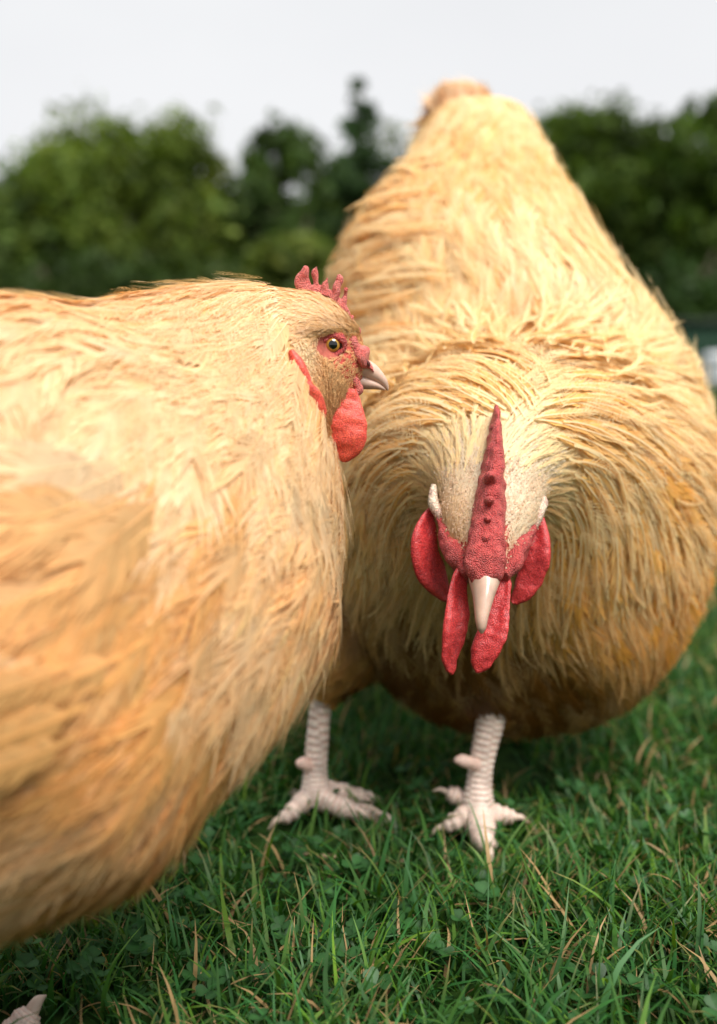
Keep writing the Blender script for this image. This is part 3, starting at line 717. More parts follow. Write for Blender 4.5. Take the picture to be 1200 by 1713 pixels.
# ================= the hen =================
def hs(top, bot, d, w, yaw, dd=0.0):
    """one ring of the hen: photo points of its top and bottom, distance, half width, heading"""
    T = W(top[0], top[1], d); B = W(bot[0], bot[1], d + dd); c = (T + B) / 2; u = (T - B) / 2
    s = np.array([math.sin(yaw), -math.cos(yaw), 0]) * w
    return [*c, *s, *u, 1.0]
HY = [0, 0, 0, 0, .02, .10, .22, .38, .5, .58, .62, .64, .64, .64, .64, .64, .64]
def build_hen():
    root = empty('hen', (-.25, .57, 0)); set_props(root, 'buff hen in profile with a small spiked comb and amber eye, nearest on the grass', 'chicken', 'two buff chickens on the grass')
    rows = [((616, 600), (600, 650), .680, .006), ((608, 580), (588, 668), .680, .0105), ((598, 555), (576, 690), .680, .0150),
            ((580, 528), (562, 716), .680, .0195), ((556, 506), (553, 742), .681, .0240), ((523, 490), (552, 775), .682, .0300),
            ((475, 486), (553, 820), .680, .040), ((410, 482), (548, 880), .674, .051), ((330, 488), (536, 942), .662, .062),
            ((235, 503), (514, 1015), .640, .074), ((130, 521), (490, 1090), .612, .086), ((10, 508), (412, 1195), .580, .096),
            ((-150, 505), (290, 1320), .545, .105), ((-380, 490), (150, 1450), .505, .11), ((-680, 420), (-200, 1540), .465, .10),
            ((-980, 250), (-650, 1400), .435, .07), ((-1180, 150), (-1050, 900), .415, .02)]
    st = [hs(r[0], r[1], r[2], r[3], HY[i]) for i, r in enumerate(rows)]
    def relief(s):
        X, Y = proj(s.P); near = s.N[..., 1] < 0
        ridge = np.exp(-((Y - 553 - .0012 * (X - 555) ** 2) / 8.5) ** 2) * ss(X, 490, 525) * ss(X, 604, 588)
        sock = np.exp(-(np.hypot((X - 556) / 1.25, Y - 578) / 19) ** 2)
        cheek = np.exp(-(np.hypot((X - 535) / 1.1, (Y - 640) / 1.5) / 26) ** 2)
        return near * (.0034 * ridge - .0030 * sock + .0022 * cheek)
    body = Loft(st, 300, 120, mod=relief)
    FACE = [(600, 560), (580, 557), (556, 556), (528, 564), (500, 570), (480, 586), (480, 630), (500, 668), (526, 712), (560, 745), (585, 705), (612, 680), (625, 640), (618, 590)]
    RED = [(540, 567), (552, 561), (575, 558), (596, 564), (612, 590), (612, 648), (592, 668), (582, 645), (572, 618), (556, 606), (542, 592)]
    v, f = body.mesh(); X, Y = proj(v)
    c = np.broadcast_to([.60, .38, .17], (len(v), 3)).copy()
    face = in_poly(X, Y, FACE); c[face] = [.62, .36, .17]
    dx = np.hypot((X - 575) / 42, (Y - 600) / 52)
    red = in_poly(X + 5 * SNoise(500, seed=61)(v), Y + 5 * SNoise(500, seed=62)(v), RED); c[red] = [.60, .10, .07]
    ring = np.hypot((X - 553) / 1.2, Y - 577) < 24; c[ring] = [.40, .09, .06]
    mesh_obj('body', v, f, BODY, root, c)
    if not QUICK:
        g = np.random.default_rng(5); pl = Plumage(21); n1 = SNoise(28, seed=31); n2 = SNoise(90, seed=32); SW = (SNoise(45, seed=33), .16)
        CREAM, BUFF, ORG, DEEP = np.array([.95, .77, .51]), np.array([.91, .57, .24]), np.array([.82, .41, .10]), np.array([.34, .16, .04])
        def visN(P, N): return np.where((N * (P - np.array([0, 0, CAMZ]))).sum(-1) < .35 * np.linalg.norm(P, axis=-1), 1.0, .07)
        def colr(P, base, k=1.0):
            X, Y = proj(P); fl = ss(760 - .9 * X + (Y - 900) * .9, 100, 620)
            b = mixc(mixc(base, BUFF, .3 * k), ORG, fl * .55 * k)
            b = mixc(b, DEEP, ss(Y - .45 * (600 - X) * .3, 1080, 1450) * .85 * k); b = mixc(b, DEEP, .75 * k * np.exp(-((Y - 705) / 45) ** 2) * ss(X, 230, 60) * ss(X, -400, -100))  # flank underside and hollow above the wing: shade painted into the plumage
            t = n1(P) * .45 + .3 * n2(P) + g.normal(0, .30, len(P)) * (1 - .6 * fl); b = mixc(b, ORG, np.clip(t, 0, 1) * .45); return mixc(b, CREAM, np.clip(-t, 0, 1) * .6) * g.normal(1, .05, (len(P), 1))
        # broad body feathers
        u, t = scatter(body, 1700, g, .40, 1.0, visN); P = body.lookup(body.P, u, t)
        s_ = ss(u, .42, .62)
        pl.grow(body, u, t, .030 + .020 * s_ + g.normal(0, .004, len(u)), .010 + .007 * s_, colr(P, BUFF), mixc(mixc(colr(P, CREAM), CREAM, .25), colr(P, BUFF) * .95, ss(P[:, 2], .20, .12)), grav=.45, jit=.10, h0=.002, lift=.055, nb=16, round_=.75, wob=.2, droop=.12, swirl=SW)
        u, t = scatter(body, 1500, g, .50, 1.0, lambda P, N: visN(P, N) * ss(proj(P)[1] + .5 * (300 - proj(P)[0]) * 0 - 640, 60, 300)); P = body.lookup(body.P, u, t)
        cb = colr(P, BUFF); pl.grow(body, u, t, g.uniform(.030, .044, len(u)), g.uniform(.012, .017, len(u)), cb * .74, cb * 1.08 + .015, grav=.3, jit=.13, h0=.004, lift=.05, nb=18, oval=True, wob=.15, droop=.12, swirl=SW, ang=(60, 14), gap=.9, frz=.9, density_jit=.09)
        # neck hackles
        def nohead(P, N):
            X, Y = proj(P); return ~in_poly(X, Y, FACE) & ~((X > 462) & (Y < 585)) & ~((X > 500) & (Y < 650))
        u, t = scatter(body, 3100, g, .30, .60, visN); P = body.lookup(body.P, u, t)
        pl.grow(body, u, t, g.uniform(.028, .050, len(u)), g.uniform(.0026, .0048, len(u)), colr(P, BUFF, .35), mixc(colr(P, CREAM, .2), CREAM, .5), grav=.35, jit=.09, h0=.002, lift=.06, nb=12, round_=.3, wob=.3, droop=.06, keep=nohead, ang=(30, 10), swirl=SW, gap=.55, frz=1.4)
        def nohead2(P, N):
            X, Y = proj(P); return ~in_poly(X, Y, FACE) & ~((X > 470) & (Y < 582)) & ~((X > 500) & (Y < 645))
        u, t = scatter(body, 3300, g, .20, .42, visN); P = body.lookup(body.P, u, t)
        pl.grow(body, u, t, g.uniform(.012, .024, len(u)), g.uniform(.0018, .0034, len(u)), colr(P, BUFF, .3), mixc(colr(P, CREAM, .2), CREAM, .45), grav=.3, jit=.12, h0=.001, lift=.06, nb=8, round_=.35, wob=.3, keep=nohead2, ang=(28, 10), swirl=SW, gap=.6, frz=1.3)
        # downy wisps that break the surface
        u, t = scatter(body, 1300, g, .30, .8, lambda P, N: visN(P, N) * (proj(P)[1] + .8 * (300 - proj(P)[0]) < 1050)); P = body.lookup(body.P, u, t)
        pl.grow(body, u, t, g.uniform(.018, .032, len(u)), g.uniform(.005, .009, len(u)), mixc(colr(P, CREAM), CREAM, .4), CREAM, grav=.3, jit=.25, h0=.004, lift=.10, nb=9, round_=.5, wob=.5, keep=nohead, ang=(48, 20), gap=.15, frz=1.6, rachis=False)
        # crown and brow
        def crown(P, N):
            X, Y = proj(P); return ~in_poly(X, Y, FACE) & (Y < 730)
        BROW = np.array([.42, .21, .06])
        u, t = scatter(body, 4600, g, .06, .40, lambda P, N: visN(P, N) * (proj(P)[1] < 740)); P = body.lookup(body.P, u, t); X, Y = proj(P)
        br = (np.exp(-((Y - 549 - .03 * (X - 560)) / 10) ** 2) * ss(X, 485, 520) + .5 * ss(X, 580, 600) * (Y < 600)).clip(0, 1) * (.75 + .3 * n2(P)).clip(.3, 1)
        pl.grow(body, u, t, g.uniform(.006, .011, len(u)), g.uniform(.0010, .0018, len(u)), mixc(colr(P, BUFF, .2), BROW, br), mixc(colr(P, CREAM, .2), BROW * 1.25, br * .85), jit=.22, h0=.0005, lift=.09, nb=5, K=4, round_=.4, rachis=False, keep=crown, ang=(28, 10))
        # sparse short fuzz on the cheek
        def cheek(P, N):
            X, Y = proj(P); return in_poly(X, Y, FACE) & (np.hypot((X - 555) / 1.2, Y - 577) > 21) & (N[:, 1] < .1) & (~in_poly(X, Y, RED) | (g.uniform(0, 1, len(P)) < .30))
        u, t = scatter(body, 9000, g, 0, .42, lambda P, N: 1.0 * in_poly(*proj(P), FACE)); P = body.lookup(body.P, u, t); X, Y = proj(P)
        ck = mixc([.78, .50, .24], [.90, .70, .46], ss(Y, 640, 600) * ss(X, 545, 515))
        ck = mixc(ck, [.66, .38, .17], ss(Y, 650, 700) * .7) * g.normal(1, .12, (len(P), 1))
        pl.grow(body, u, t, g.uniform(.003, .0065, len(u)), g.uniform(.0005, .0010, len(u)), ck, ck * 1.15, field=lambda P, N: np.array([0, 0, -.6]), jit=.3, h0=.0002, lift=.25, nb=4, K=3, round_=.3, rachis=False, keep=cheek)
        # brow overhanging the eye
        pl.build('plumage', FEATHER, root)['kind'] = 'stuff'
        build_wing(root, body, colr, CREAM, BUFF, ORG, DEEP)
    # eye, lid
    ec, en = surf_at(body, 556, 577); en = nrm(np.array([.12, -1, .02]))
    ec = W(556, 577, ec[1] + .0025)
    eye(root, ec, en, .0060)
    a = Acc(); n_ = 26
    tt = np.linspace(0, 2 * math.pi, n_); 
    tx = nrm(np.cross(en, [0, 0, 1.0])); ty = np.cross(tx, en)
    ring_ = [[*(ec + en * (.0030 + .0004 * math.cos(2 * q)) + tx * .0074 * math.cos(q) + ty * (.0056 if math.sin(q) > 0 else .0062) * math.sin(q)), .0016 + .0013 * max(0, math.sin(q))] for q in tt]
    tube(ring_, 90, 12, up=en, mod=lumps(.0003, 900)).add_to(a); a.build('eyelid', COMB2, root)
    # beak
    up_ = [(594, 620, .680, 23, .0085), (606, 616, .680, 18, .0076), (620, 621, .680, 14.5, .0060), (633, 630, .680, 10.5, .0044), (643, 640, .680, 6.5, .0027), (648, 649, .680, 3, .0013), (649, 654, .680, .6, .0004)]
    a = Acc(); plate(up_, (0, 1, 0), .005, 50, 28).add_to(a); bk = a.build('upper_beak', BEAK, root)
    lo = [(588, 640, .680, 13, .0070), (604, 639, .680, 12.5, .0062), (618, 642, .680, 9.5, .0048), (631, 645, .680, 6.5, .0034), (640, 649, .680, 3.5, .002), (645, 652, .680, 1, .001)]
    a = Acc(); plate(lo, (0, 1, 0), .005, 40, 24).add_to(a); a.build('lower_beak', BEAK, root)
    a = Acc(); tube([[*W(612, 602, .6690), .0006], [*W(616, 607, .6688), .0012], [*W(619, 613, .6690), .0006]], 14, 10).add_to(a)
    plain_d = plain('nostril_dark', (.10, .03, .025), rough=.8); a.build('nostril', plain_d, bk)
    # fleshy skin round nostril and gape
    a = Acc()
    plate([(583, 562, .674, 6, .003), (590, 574, .673, 11, .0062), (599, 587, .6735, 13, .0078), (608, 599, .675, 11.5, .0080), (616, 609, .677, 8, .0074), (621, 617, .679, 3, .0055)], (0, 1, 0), .004, 60, 40, mod=lumps(.0009, 520, 3)).add_to(a)
    plate([(572, 640, .669, 4, .002), (585, 633, .670, 8, .0035), (597, 640, .671, 8, .0035), (600, 652, .672, 7, .0035), (588, 664, .671, 5, .003)], (0, 1, 0), .003, 36, 20, mod=lumps(.0005, 500, 4)).add_to(a)
    a.build('face_skin', COMB, root)
    # comb
    a = Acc()
    spikes = [[(514, 492, 13), (509, 474, 13), (508, 462, 11), (511, 450, 4)], [(528, 490, 8), (529, 470, 6), (530, 456, 5.5), (530, 449, 3)],
              [(541, 494, 8), (545, 480, 6.5), (546, 472, 5), (547, 468, 2)], [(556, 504, 9), (561, 487, 7.5), (566, 472, 6), (569, 461, 4.5)],
              [(571, 520, 9), (574, 506, 7), (577, 494, 5.5), (578, 488, 3)], [(584, 545, 6), (587, 538, 5), (589, 533, 3)], [(592, 562, 7), (597, 556, 5), (599, 551, 3)]]
    for i, s_ in enumerate(spikes):
        plate([(x, y, .680 + .002 * math.sin(i * 2), w_, .0024) for x, y, w_ in s_] + [(s_[-1][0] + .5, s_[-1][1] - 3, .680, .8, .0006)], (0, 1, 0), .0024, 26, 18, mod=lumps(.00055, 620, i)).add_to(a)
    plate([(500, 490, .681, 8, .003), (525, 486, .681, 10, .003), (552, 498, .681, 11, .003), (575, 521, .681, 10, .003), (590, 553, .681, 8, .003), (600, 575, .680, 8, .004)], (0, 1, 0), .003, 50, 18, mod=lumps(.0005, 520, 9)).add_to(a)
    a.build('comb', COMB, root)
    # wattle
    def wm(s): return .00045 * SNoise(110, seed=4)(s.P) + .00028 * SNoise(750, seed=5)(s.P * np.array([.35, 1, 1]))
    a = Acc(); plate([(583, 650, .668, 14, .0022), (581, 668, .667, 24, .0026), (580, 690, .665, 31, .0028), (581, 715, .664, 33, .0028), (580, 738, .664, 30, .0028), (578, 755, .665, 22, .0024), (576, 766, .666, 11, .0018), (576, 771, .666, 2, .0008)], (0, 1, 0), .0026, 80, 60, mod=wm).add_to(a)
    a.build('wattle', WATT, root)
    # ear lobe strip
    a = Acc()
    def on(rows_, off): return [(x, y, surf_at(body, x, y)[0][1] - off, w_, t_) for x, y, w_, t_ in rows_]
    plate(on([(487, 586, 4, .0015), (494, 603, 10, .0032), (504, 622, 11, .0034), (515, 641, 9, .003), (521, 656, 6, .002)], .0022), (0, 1, 0), .002, 40, 22, mod=lumps(.0004, 400, 7)).add_to(a)
    plate(on([(508, 640, 6, .0018), (520, 655, 12, .0034), (531, 674, 14, .0036), (537, 690, 10, .003), (539, 702, 4, .001)], .0028), (0, 1, 0), .002, 40, 22, mod=lumps(.0004, 400, 8)).add_to(a)
    a.build('ear_lobe', WATT, root)
    # foot
    leg(root, [(-90, 1400, .57, .014), (-85, 1550, .57, .0115), (-50, 1730, .565, .012), (-35, 1770, .565, .013)],
        [[(-35, 1775, .562, .011), (8, 1755, .564, .0105), (34, 1722, .568, .0098), (54, 1692, .574, .0066)], [(-30, 1775, .56, .009), (10, 1840, .54, .007), (30, 1890, .525, .006)], [(-45, 1770, .56, .009), (-80, 1830, .54, .007), (-100, 1880, .525, .006)],
         [(-40, 1765, .575, .008), (-80, 1740, .59, .006), (-105, 1725, .60, .005)]], [], name='leg')
    leg(root, [(-260, 1250, .66, .014), (-255, 1350, .66, .0115), (-250, 1520, .66, .012), (-245, 1570, .655, .013)],
        [[(-245, 1570, .655, .009), (-200, 1585, .65, .007), (-165, 1600, .64, .006)], [(-245, 1575, .65, .009), (-235, 1620, .63, .007), (-225, 1660, .61, .006)], [(-245, 1570, .655, .008), (-290, 1560, .67, .006), (-310, 1555, .68, .005)]], [], name='leg')
    return body

def build_wing(root, body, colr, CREAM, BUFF, ORG, DEEP):
    # folded wing: shingled coverts and long flight feathers standing proud of the near flank
    g = np.random.default_rng(9); pl = Plumage(33)
    WING = [(235, 800), (170, 765), (60, 748), (-400, 745), (-520, 1360), (-60, 1345), (90, 1250), (200, 1080), (250, 900)]
    inw = lambda P, N: 1.0 * (in_poly(*proj(P), WING) & (N[..., 1] < .1))
    u, t = scatter(body, 620, g, .5, 1, inw); P = body.lookup(body.P, u, t); tp = ss(850 - proj(P)[1], 0, 90)
    cb = mixc(mixc(colr(P, BUFF), BUFF, .4), CREAM, tp * .75)
    pl.grow(body, u, t, g.uniform(.034, .050, len(u)), g.uniform(.014, .020, len(u)), cb * .76, cb * 1.08 + .02, grav=.12, jit=.10, h0=.006, lift=.05, nb=22, oval=True, wob=.12, droop=.12, ang=(60, 14), gap=.9, frz=.8)
    u, t = scatter(body, 130, g, .5, 1, lambda P, N: inw(P, N) * (proj(P)[1] > 1060)); P = body.lookup(body.P, u, t)
    cb = mixc(colr(P, BUFF), BUFF * .9, .4)
    pl.grow(body, u, t, g.uniform(.08, .11, len(u)), g.uniform(.011, .015, len(u)), cb * .9, cb, grav=.10, jit=.06, h0=.011, lift=.03, nb=40, K=9, oval=True, wob=.08, droop=.08, ang=(50, 16), gap=.95, frz=.4)
    o = pl.build('wing', FEATHER, root); o['kind'] = 'stuff'

# ================= the rooster =================
def rs(px, py, d, a, b, kd, tilt, yaw=0):
    c = W(px, py, d); return [*c, a * math.cos(yaw), a * math.sin(yaw), 0, 0, -b * math.sin(R(tilt)), b * math.cos(R(tilt)), kd]
def build_rooster():
    root = empty('rooster', (.12, .92, 0)); set_props(root, 'big buff rooster facing the camera with lowered head, tall red comb and long red wattles', 'chicken', 'two buff chickens on the grass')
    rows = [rs(810, 972, .672, .006, .005, 1, 45), rs(811, 950, .680, .0125, .010, 1, 45), rs(813, 920, .692, .0200, .016, 1.1, 45), rs(816, 880, .706, .0285, .020, 1.3, 42),
            rs(820, 845, .722, .0325, .024, 1.5, 36), rs(825, 815, .740, .0400, .034, 1.5, 28), rs(832, 800, .765, .063, .056, 1.5, 18), rs(845, 805, .800, .100, .085, 1.45, 8),
            rs(862, 828, .845, .134, .112, 1.58, 4), rs(880, 845, .900, .160, .130, 1.56, 4), rs(884, 815, .965, .171, .150, 1.34, 12),
            rs(868, 720, 1.035, .171, .160, 1.05, 28), rs(812, 590, 1.11, .157, .155, .95, 42), rs(786, 455, 1.18, .137, .130, .9, 50), rs(796, 345, 1.235, .094, .092, .9, 50),
            rs(800, 270, 1.275, .074, .060, .9, 45), rs(800, 225, 1.30, .058, .036, 1, 35), rs(795, 200, 1.32, .030, .016, 1, 30)]
    body = Loft(rows, 300, 128, ex=lambda u: 1 - .17 * ss(u, .26, .40) * ss(u, .72, .60))
    v, f = body.mesh(); X, Y = proj(v); c = np.broadcast_to([.58, .36, .15], (len(v), 3)).copy()
    u = np.append(np.repeat(np.linspace(0, 1, body.nu), body.nt), [0, 1])
    c[(u > .17) & (u < .34)] = [.88, .70, .45]; c[(u < .17)] = [.60, .10, .09]
    mesh_obj('body', v, f, BODY, root, c)
    if not QUICK:
        g = np.random.default_rng(15); pl = Plumage(41); n1 = SNoise(22, seed=51); n2 = SNoise(70, seed=52); SW = (SNoise(26, seed=53), .22); SW2 = (SNoise(40, seed=54), .15)
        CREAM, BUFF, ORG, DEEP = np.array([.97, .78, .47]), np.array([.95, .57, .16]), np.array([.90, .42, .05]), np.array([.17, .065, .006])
        def visN(P, N): return np.where((N * (P - np.array([0, 0, CAMZ]))).sum(-1) < .3 * np.linalg.norm(P, axis=-1), 1.0, .07)
        def colr(P, base, k=1.0):
            X, Y = proj(P)
            low = ss(Y - .30 * np.clip(X - 800, -60, 400), 930, 1090) * .95 + .45 * ss(1 - np.hypot((X - 790) / 250, (Y - 1020) / 220), 0, .6)  # golden-brown breast, plus shade under the head painted into the feathers
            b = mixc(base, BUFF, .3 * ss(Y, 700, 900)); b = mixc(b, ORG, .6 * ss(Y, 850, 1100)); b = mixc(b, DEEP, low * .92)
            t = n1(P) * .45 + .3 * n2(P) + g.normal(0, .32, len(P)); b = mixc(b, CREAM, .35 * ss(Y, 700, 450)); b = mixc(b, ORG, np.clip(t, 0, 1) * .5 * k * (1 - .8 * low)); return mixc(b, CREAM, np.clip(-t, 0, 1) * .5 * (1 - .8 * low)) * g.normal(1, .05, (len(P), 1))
        out = None
        # back and saddle
        u, t = scatter(body, 1900, g, .5, .97, visN); P = body.lookup(body.P, u, t)
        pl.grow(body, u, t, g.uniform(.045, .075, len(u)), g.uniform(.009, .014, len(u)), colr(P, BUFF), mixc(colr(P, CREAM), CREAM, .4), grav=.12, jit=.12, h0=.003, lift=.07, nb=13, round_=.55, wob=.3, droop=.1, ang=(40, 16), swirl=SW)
        # belly and breast
        u, t = scatter(body, 1300, g, .36, .62, lambda P, N: visN(P, N) * (N[..., 2] < .35)); P = body.lookup(body.P, u, t)
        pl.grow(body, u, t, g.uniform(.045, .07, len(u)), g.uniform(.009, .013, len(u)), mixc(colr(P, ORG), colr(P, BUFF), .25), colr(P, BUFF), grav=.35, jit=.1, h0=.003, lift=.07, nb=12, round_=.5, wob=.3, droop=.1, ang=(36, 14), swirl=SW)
        # long neck hackles streaming off the nape over the shoulders
        u, t = scatter(body, 4300, g, .325, .56, visN); P = body.lookup(body.P, u, t)
        def fld(P, n):
            X, Y = proj(P); s_ = np.sign(X - 845 + 60 * n1(P)) * ss(950 - Y, 0, 250)
            return np.stack([s_ * .7, 0 * s_, -.10 + 0 * s_], -1)
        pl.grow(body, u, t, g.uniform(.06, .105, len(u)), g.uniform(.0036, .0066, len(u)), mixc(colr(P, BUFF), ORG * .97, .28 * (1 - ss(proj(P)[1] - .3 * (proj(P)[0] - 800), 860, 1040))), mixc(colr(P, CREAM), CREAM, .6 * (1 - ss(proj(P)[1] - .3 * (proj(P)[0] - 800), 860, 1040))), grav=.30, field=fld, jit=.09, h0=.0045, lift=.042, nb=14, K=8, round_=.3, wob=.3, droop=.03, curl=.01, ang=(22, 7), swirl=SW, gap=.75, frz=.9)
        # downy wisps, and loose curling locks over the shoulder
        u, t = scatter(body, 1600, g, .33, .85, visN); P = body.lookup(body.P, u, t); lw = ss(P[:, 2], .26, .14)
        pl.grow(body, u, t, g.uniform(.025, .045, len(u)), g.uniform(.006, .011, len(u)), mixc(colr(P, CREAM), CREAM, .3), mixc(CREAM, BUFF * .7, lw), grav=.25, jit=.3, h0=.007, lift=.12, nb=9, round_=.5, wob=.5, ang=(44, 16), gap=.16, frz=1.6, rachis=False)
        u, t = scatter(body, 150, g, .50, .80, lambda P, N: 1.0 * (proj(P)[0] < 770) * (proj(P)[1] < 640) * (N[..., 1] < .5)); P = body.lookup(body.P, u, t)
        pl.grow(body, u, t, g.uniform(.07, .11, len(u)), g.uniform(.005, .008, len(u)), mixc(ORG, CREAM, g.uniform(0, 1, len(u)) ** .8), mixc(BUFF, CREAM, g.uniform(0, 1, len(u)) ** .5), field=lambda P, n: np.array([-.8, 0, -.75]), jit=.12, h0=.008, lift=.09, nb=24, K=9, round_=.4, wob=.7, ang=(26, 8), frz=.8)
        u, t = scatter(body, 260, g, .44, .56, lambda P, N: 1.0 * (proj(P)[1] < 720) * (N[..., 2] > .1) * (proj(P)[0] > 620) * (proj(P)[0] < 1040)); P = body.lookup(body.P, u, t)
        pl.grow(body, u, t, g.uniform(.05, .08, len(u)), g.uniform(.004, .007, len(u)), mixc(BUFF, CREAM, g.uniform(0, 1, len(u))), CREAM, field=lambda P, n: np.stack([np.sign(P[:, 0] - .13) * .5, 0 * P[:, 0], 0 * P[:, 0]], -1), jit=.35, h0=.010, lift=.16, nb=15, K=8, round_=.35, wob=1.1, ang=(24, 8), curl=-.08, frz=1.0)
        # finer feathers where the neck meets the head
        u, t = scatter(body, 3100, g, .25, .40, visN); P = body.lookup(body.P, u, t)
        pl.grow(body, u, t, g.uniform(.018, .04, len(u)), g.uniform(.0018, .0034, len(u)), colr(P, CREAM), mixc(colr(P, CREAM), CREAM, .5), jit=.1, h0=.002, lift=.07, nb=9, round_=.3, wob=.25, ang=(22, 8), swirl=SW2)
        # crown tufts either side of the comb, sparse bristles on the face
        def crown(P, N):
            X, Y = proj(P); dxx = np.abs(X - (818 + (940 - Y) * .03)); return (dxx > 22) & (N[:, 2] - N[:, 1] > .25) & (Y < 915 - .6 * np.abs(X - 818) + 45)
        u, t = scatter(body, 4200, g, .10, .31, lambda P, N: visN(P, N) * (N[..., 1] < .3)); P = body.lookup(body.P, u, t)
        c0 = mixc([.86, .74, .55], [.80, .56, .30], np.clip(n2(P) * .5 + .2, 0, 1))
        pl.grow(body, u, t, g.uniform(.010, .020, len(u)), g.uniform(.0012, .0022, len(u)), c0, mixc(c0, [.9, .82, .66], .5), jit=.12, h0=.001, lift=.12, nb=6, K=4, round_=.3, rachis=False, keep=crown, ang=(22, 8), swirl=SW2)
        u, t = scatter(body, 1300, g, .03, .26, visN); P = body.lookup(body.P, u, t)
        pl.grow(body, u, t, g.uniform(.006, .016, len(u)), g.uniform(.0006, .0011, len(u)), [.80, .58, .40], [.85, .68, .5], jit=.5, h0=.0003, lift=.4, nb=4, K=3, round_=.3, rachis=False)
        pl.build('plumage', FEATHER, root)['kind'] = 'stuff'
        # tail
        pt = Plumage(77); tl = Loft([rs(790, 250, 1.28, .045, .030, 1, 30), rs(782, 210, 1.30, .036, .026, 1, 20), rs(774, 185, 1.31, .030, .022, 1, 0), rs(765, 172, 1.32, .026, .018, 1, -30), rs(750, 176, 1.33, .016, .012, 1, -60), rs(740, 190, 1.335, .006, .006, 1, -90)], 60, 60)
        a = Acc(); tl.add_to(a, [.6, .34, .16]); to = a.build('tail', BODY, root)
        u, t = scatter(tl, 150, g, 0, .8); pt.grow(tl, u, t, g.uniform(.04, .06, len(u)), g.uniform(.014, .02, len(u)), [.84, .56, .32], [.90, .68, .44], jit=.1, h0=.001, lift=.03, nb=26, round_=.85, wob=.15, droop=.2)
        pt.build('tail_plumage', FEATHER, to)['kind'] = 'stuff'
    # thigh of the standing leg
    a = Acc(); th = tube([[*W(640, 960, .95), .07], [*W(600, 1040, .93), .060], [*W(568, 1105, .90), .034], [*W(546, 1150, .89), .017], [*W(540, 1168, .89), .013]], 90, 60); th.add_to(a, [.35, .19, .05]); tho = a.build('thigh', BODY, root)
    th2 = tube([[*W(850, 1100, .93), .07], [*W(838, 1160, .90), .05], [*W(828, 1190, .875), .020], [*W(823, 1206, .872), .0115]], 60, 40); a = Acc(); th2.add_to(a, [.42, .25, .1]); tho2 = a.build('thigh', BODY, root)
    if not QUICK:
        for T_, o_, n_ in ((th, tho, 900), (th2, tho2, 500)):
            p2 = Plumage(88); g = np.random.default_rng(5); u, t = scatter(T_, n_, g, .0, .86)
            p2.grow(T_, u, t, g.uniform(.016, .028, n_) * (1.15 - .75 * u), g.uniform(.003, .006, n_), [.34, .17, .035], [.42, .22, .055], jit=.2, h0=.001, lift=.15, nb=11, round_=.4, wob=.4)
            p2.build('thigh_plumage', FEATHER, o_)['kind'] = 'stuff'
    # legs and toes
    leg(root, [(541, 1130, .89, .0108), (537, 1175, .89, .0098), (531, 1240, .89, .0098), (528, 1290, .885, .0102), (528, 1325, .88, .0125), (530, 1345, .878, .011)],
        [[(525, 1325, .88, .010), (503, 1345, .872, .0085), (484, 1363, .865, .0068), (470, 1371, .862, .005)],
         [(535, 1322, .885, .010), (575, 1328, .892, .0085), (606, 1334, .90, .0066), (624, 1337, .905, .005)],
         [(534, 1335, .875, .010), (575, 1352, .868, .0085), (625, 1365, .862, .0068), (660, 1382, .855, .0052)],
         [(525, 1330, .885, .009), (505, 1335, .92, .0065), (490, 1330, .945, .005)]],
        [[(527, 1283, .885, .007), (512, 1280, .878, .0055), (502, 1276, .876, .0050), (496, 1273, .876, .002)]])
    leg(root, [(826, 1170, .868, .0150), (819, 1215, .866, .0120), (808, 1265, .862, .0104), (802, 1310, .858, .0108), (800, 1350, .852, .0138), (802, 1372, .850, .012)],
        [[(797, 1355, .850, .011), (775, 1368, .845, .0088), (755, 1378, .842, .0068), (742, 1384, .840, .005)],
         [(806, 1360, .850, .011), (832, 1364, .848, .0088), (850, 1366, .846, .0066), (862, 1368, .845, .005)],
         [(801, 1362, .848, .0135), (805, 1388, .832, .012), (812, 1408, .818, .0095), (817, 1422, .81, .0066)],
         [(797, 1350, .858, .0095), (775, 1338, .862, .0075), (757, 1329, .864, .0070), (748, 1326, .864, .004)]],
        [[(805, 1282, .858, .007), (785, 1275, .850, .0052), (770, 1272, .848, .0048), (761, 1271, .847, .0018)]])
    # beak
    a = Acc(); plate([(811, 948, .668, 24, .010), (811, 968, .660, 27, .0110), (810, 990, .653, 20, .0098), (808, 1012, .646, 15, .0075), (806, 1035, .641, 11, .0052), (806, 1050, .639, 8, .0034), (806, 1059, .639, 3, .0015)], (0, 1, .35), .008, 60, 32).add_to(a)
    bk = a.build('upper_beak', BEAK, root)
    a = Acc(); plate([(811, 965, .680, 22, .006), (808, 1000, .668, 14, .005), (806, 1035, .658, 7, .003), (806, 1048, .654, 3, .001)], (0, 1, .35), .005, 30, 20).add_to(a); a.build('lower_beak', BEAK, root)
    # comb seen end on
    a = Acc()
    plate([(809, 976, .6555, 20, .006), (810, 960, .657, 33, .0085), (812, 935, .661, 35, .011), (815, 900, .672, 31, .014), (817, 865, .684, 27, .017), (819, 830, .694, 24, .020), (823, 795, .703, 19, .021), (825, 760, .711, 14.5, .020), (828, 725, .719, 9.5, .016), (829, 698, .726, 6.5, .010), (829, 684, .730, 4, .005), (829, 680, .731, .8, .001)], (0, 1, -.2), .01, 180, 72, mod=lumps(.00055, 560, 13)).add_to(a)
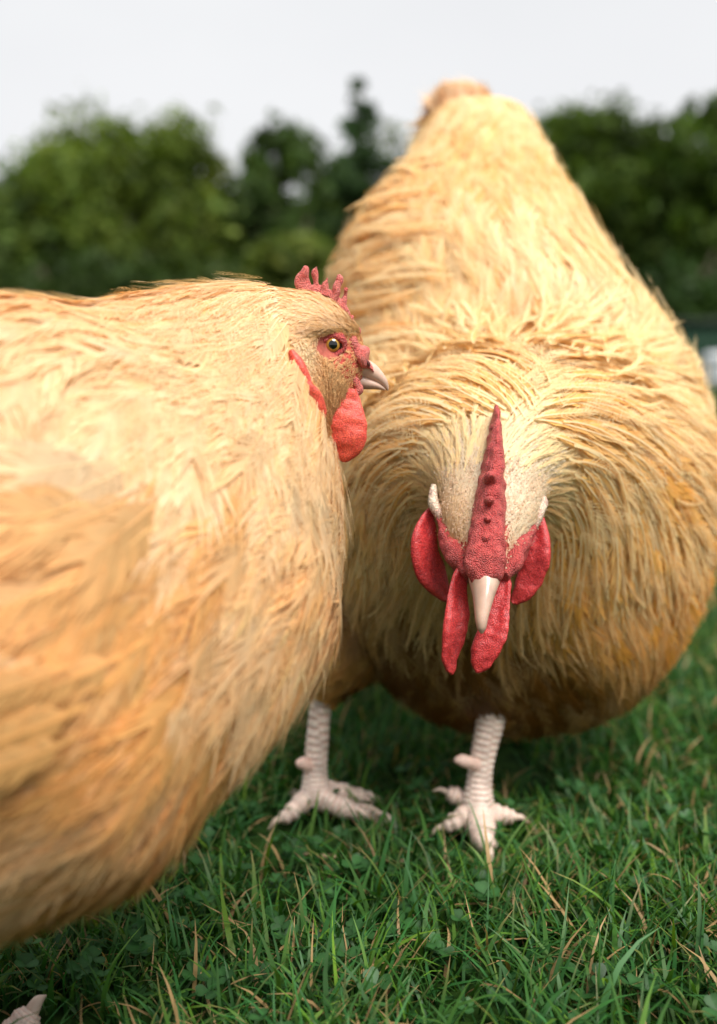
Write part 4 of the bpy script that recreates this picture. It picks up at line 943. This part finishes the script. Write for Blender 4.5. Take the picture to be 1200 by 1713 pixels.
    for (x, y, d, r_, l_) in ((814, 902, .656, 6, .005), (817, 872, .664, 7, .009), (820, 842, .669, 8, .011), (822, 802, .678, 9, .013), (827, 716, .712, 6, .006)):
        c_ = W(x, y, d); dr = nrm(np.array([0, -1, .45])); c_ = c_ + np.array([0, .003, 0]); l_ = l_ * .75
        tube([[*(c_ - dr * .004), M(r_, d) * 1.5], [*(c_ + dr * l_ * .25), M(r_, d) * 1.1], [*(c_ + dr * l_ * .6), M(r_, d) * .8], [*(c_ + dr * l_ * .85), M(r_, d) * .45], [*(c_ + dr * l_ * .92), .0004]], 30, 24, up=(1, 0, 0), mod=lumps(.0005, 560, int(x))).add_to(a)
    a.build('comb', COMB2, root)
    # bare cheeks
    for sgn in (-1, 1):
        a = Acc(); mx = lambda x: 812 + (x - 812) * -sgn * -1 if sgn > 0 else x
        def mm(x): return x if sgn < 0 else 1626 - x
        plate([(mm(738), 862 + (8 if sgn > 0 else 0), .712, 6, .003), (mm(745), 890, .704, 14, .006), (mm(758), 915, .694, 19, .009), (mm(772), 940, .683, 18, .010), (mm(786), 965, .674, 10, .007)], (0, 1, 0), .006, 50, 30, mod=lumps(.0009, 420, 17 + sgn)).add_to(a)
        a.build('cheek', COMB2, root)
        ec = W(mm(748), 880, .722); eye(root, ec, (sgn * 1.0, -.35, .1), .0058)
    # side lobes
    def lob(rows_, name, seed, mat=WATT2, ax=(0, 1, 0), cup=.0):
        def md(s):
            th_ = np.arange(s.nt)[None] / s.nt * 6.2832
            return .0008 * SNoise(130, seed=seed)(s.P) + .00015 * SNoise(600, seed=seed + 1)(s.P) - .0016 * np.sin(th_) ** 6 * ss(np.linspace(0, 1, s.nu), 0, .2)[:, None] * ss(np.linspace(1, 0, s.nu), 0, .2)[:, None]
        a = Acc(); plate(rows_, ax, .0025, 90, 56, mod=md).add_to(a); return a.build(name, mat, root)
    lob([(722, 848, .722, 6, .002), (716, 872, .718, 19, .0035), (712, 902, .714, 26, .004), (714, 930, .712, 28, .004), (722, 955, .712, 29, .004), (734, 978, .712, 20, .0035), (745, 998, .713, 8, .002), (748, 1003, .713, 2, .001)], 'ear_lobe', 61, ax=(-.5, 1, .1))
    lob([(906, 866, .722, 6, .002), (902, 890, .718, 17, .0035), (900, 915, .714, 22, .004), (896, 942, .712, 25, .004), (887, 968, .712, 25, .004), (874, 990, .712, 18, .0035), (862, 1004, .713, 8, .002), (858, 1008, .713, 2, .001)], 'ear_lobe', 63, ax=(.5, 1, .1))
    for rw in ([(725, 812, .722, 3, .002), (724, 824, .720, 8, .004), (727, 842, .716, 10, .005), (735, 862, .712, 8, .004), (742, 885, .708, 3, .002)],
               [(910, 832, .722, 3, .002), (909, 842, .720, 8, .004), (904, 858, .716, 9, .005), (896, 876, .712, 7, .004), (889, 893, .708, 3, .002)]):
        a = Acc(); plate(rw, (0, 1, 0), .004, 40, 24, mod=lumps(.0005, 300, 3)).add_to(a); a.build('ear_patch', EAR, root)
    # wattles
    lob([(772, 950, .678, 8, .002), (769, 968, .674, 16, .003), (766, 995, .669, 22, .0034), (764, 1025, .664, 24, .0036), (760, 1055, .660, 22, .0036), (756, 1082, .658, 19, .0034), (752, 1103, .657, 14, .003), (754, 1120, .657, 8, .0024), (756, 1128, .657, 2, .001)], 'wattle', 71, ax=(-.45, 1, .1))
    lob([(848, 955, .680, 6, .002), (847, 972, .676, 12, .003), (840, 1000, .671, 19, .0034), (832, 1030, .666, 26, .0036), (824, 1058, .662, 28, .0036), (815, 1085, .660, 25, .0034), (808, 1105, .659, 19, .003), (802, 1119, .659, 11, .0024), (798, 1125, .659, 2, .001)], 'wattle', 73, ax=(.45, 1, .1))
    return body

build_hen(); build_rooster()
if not QUICK: build_lawn()
build_trees(); build_fence(); build_litter(); build_woodland()
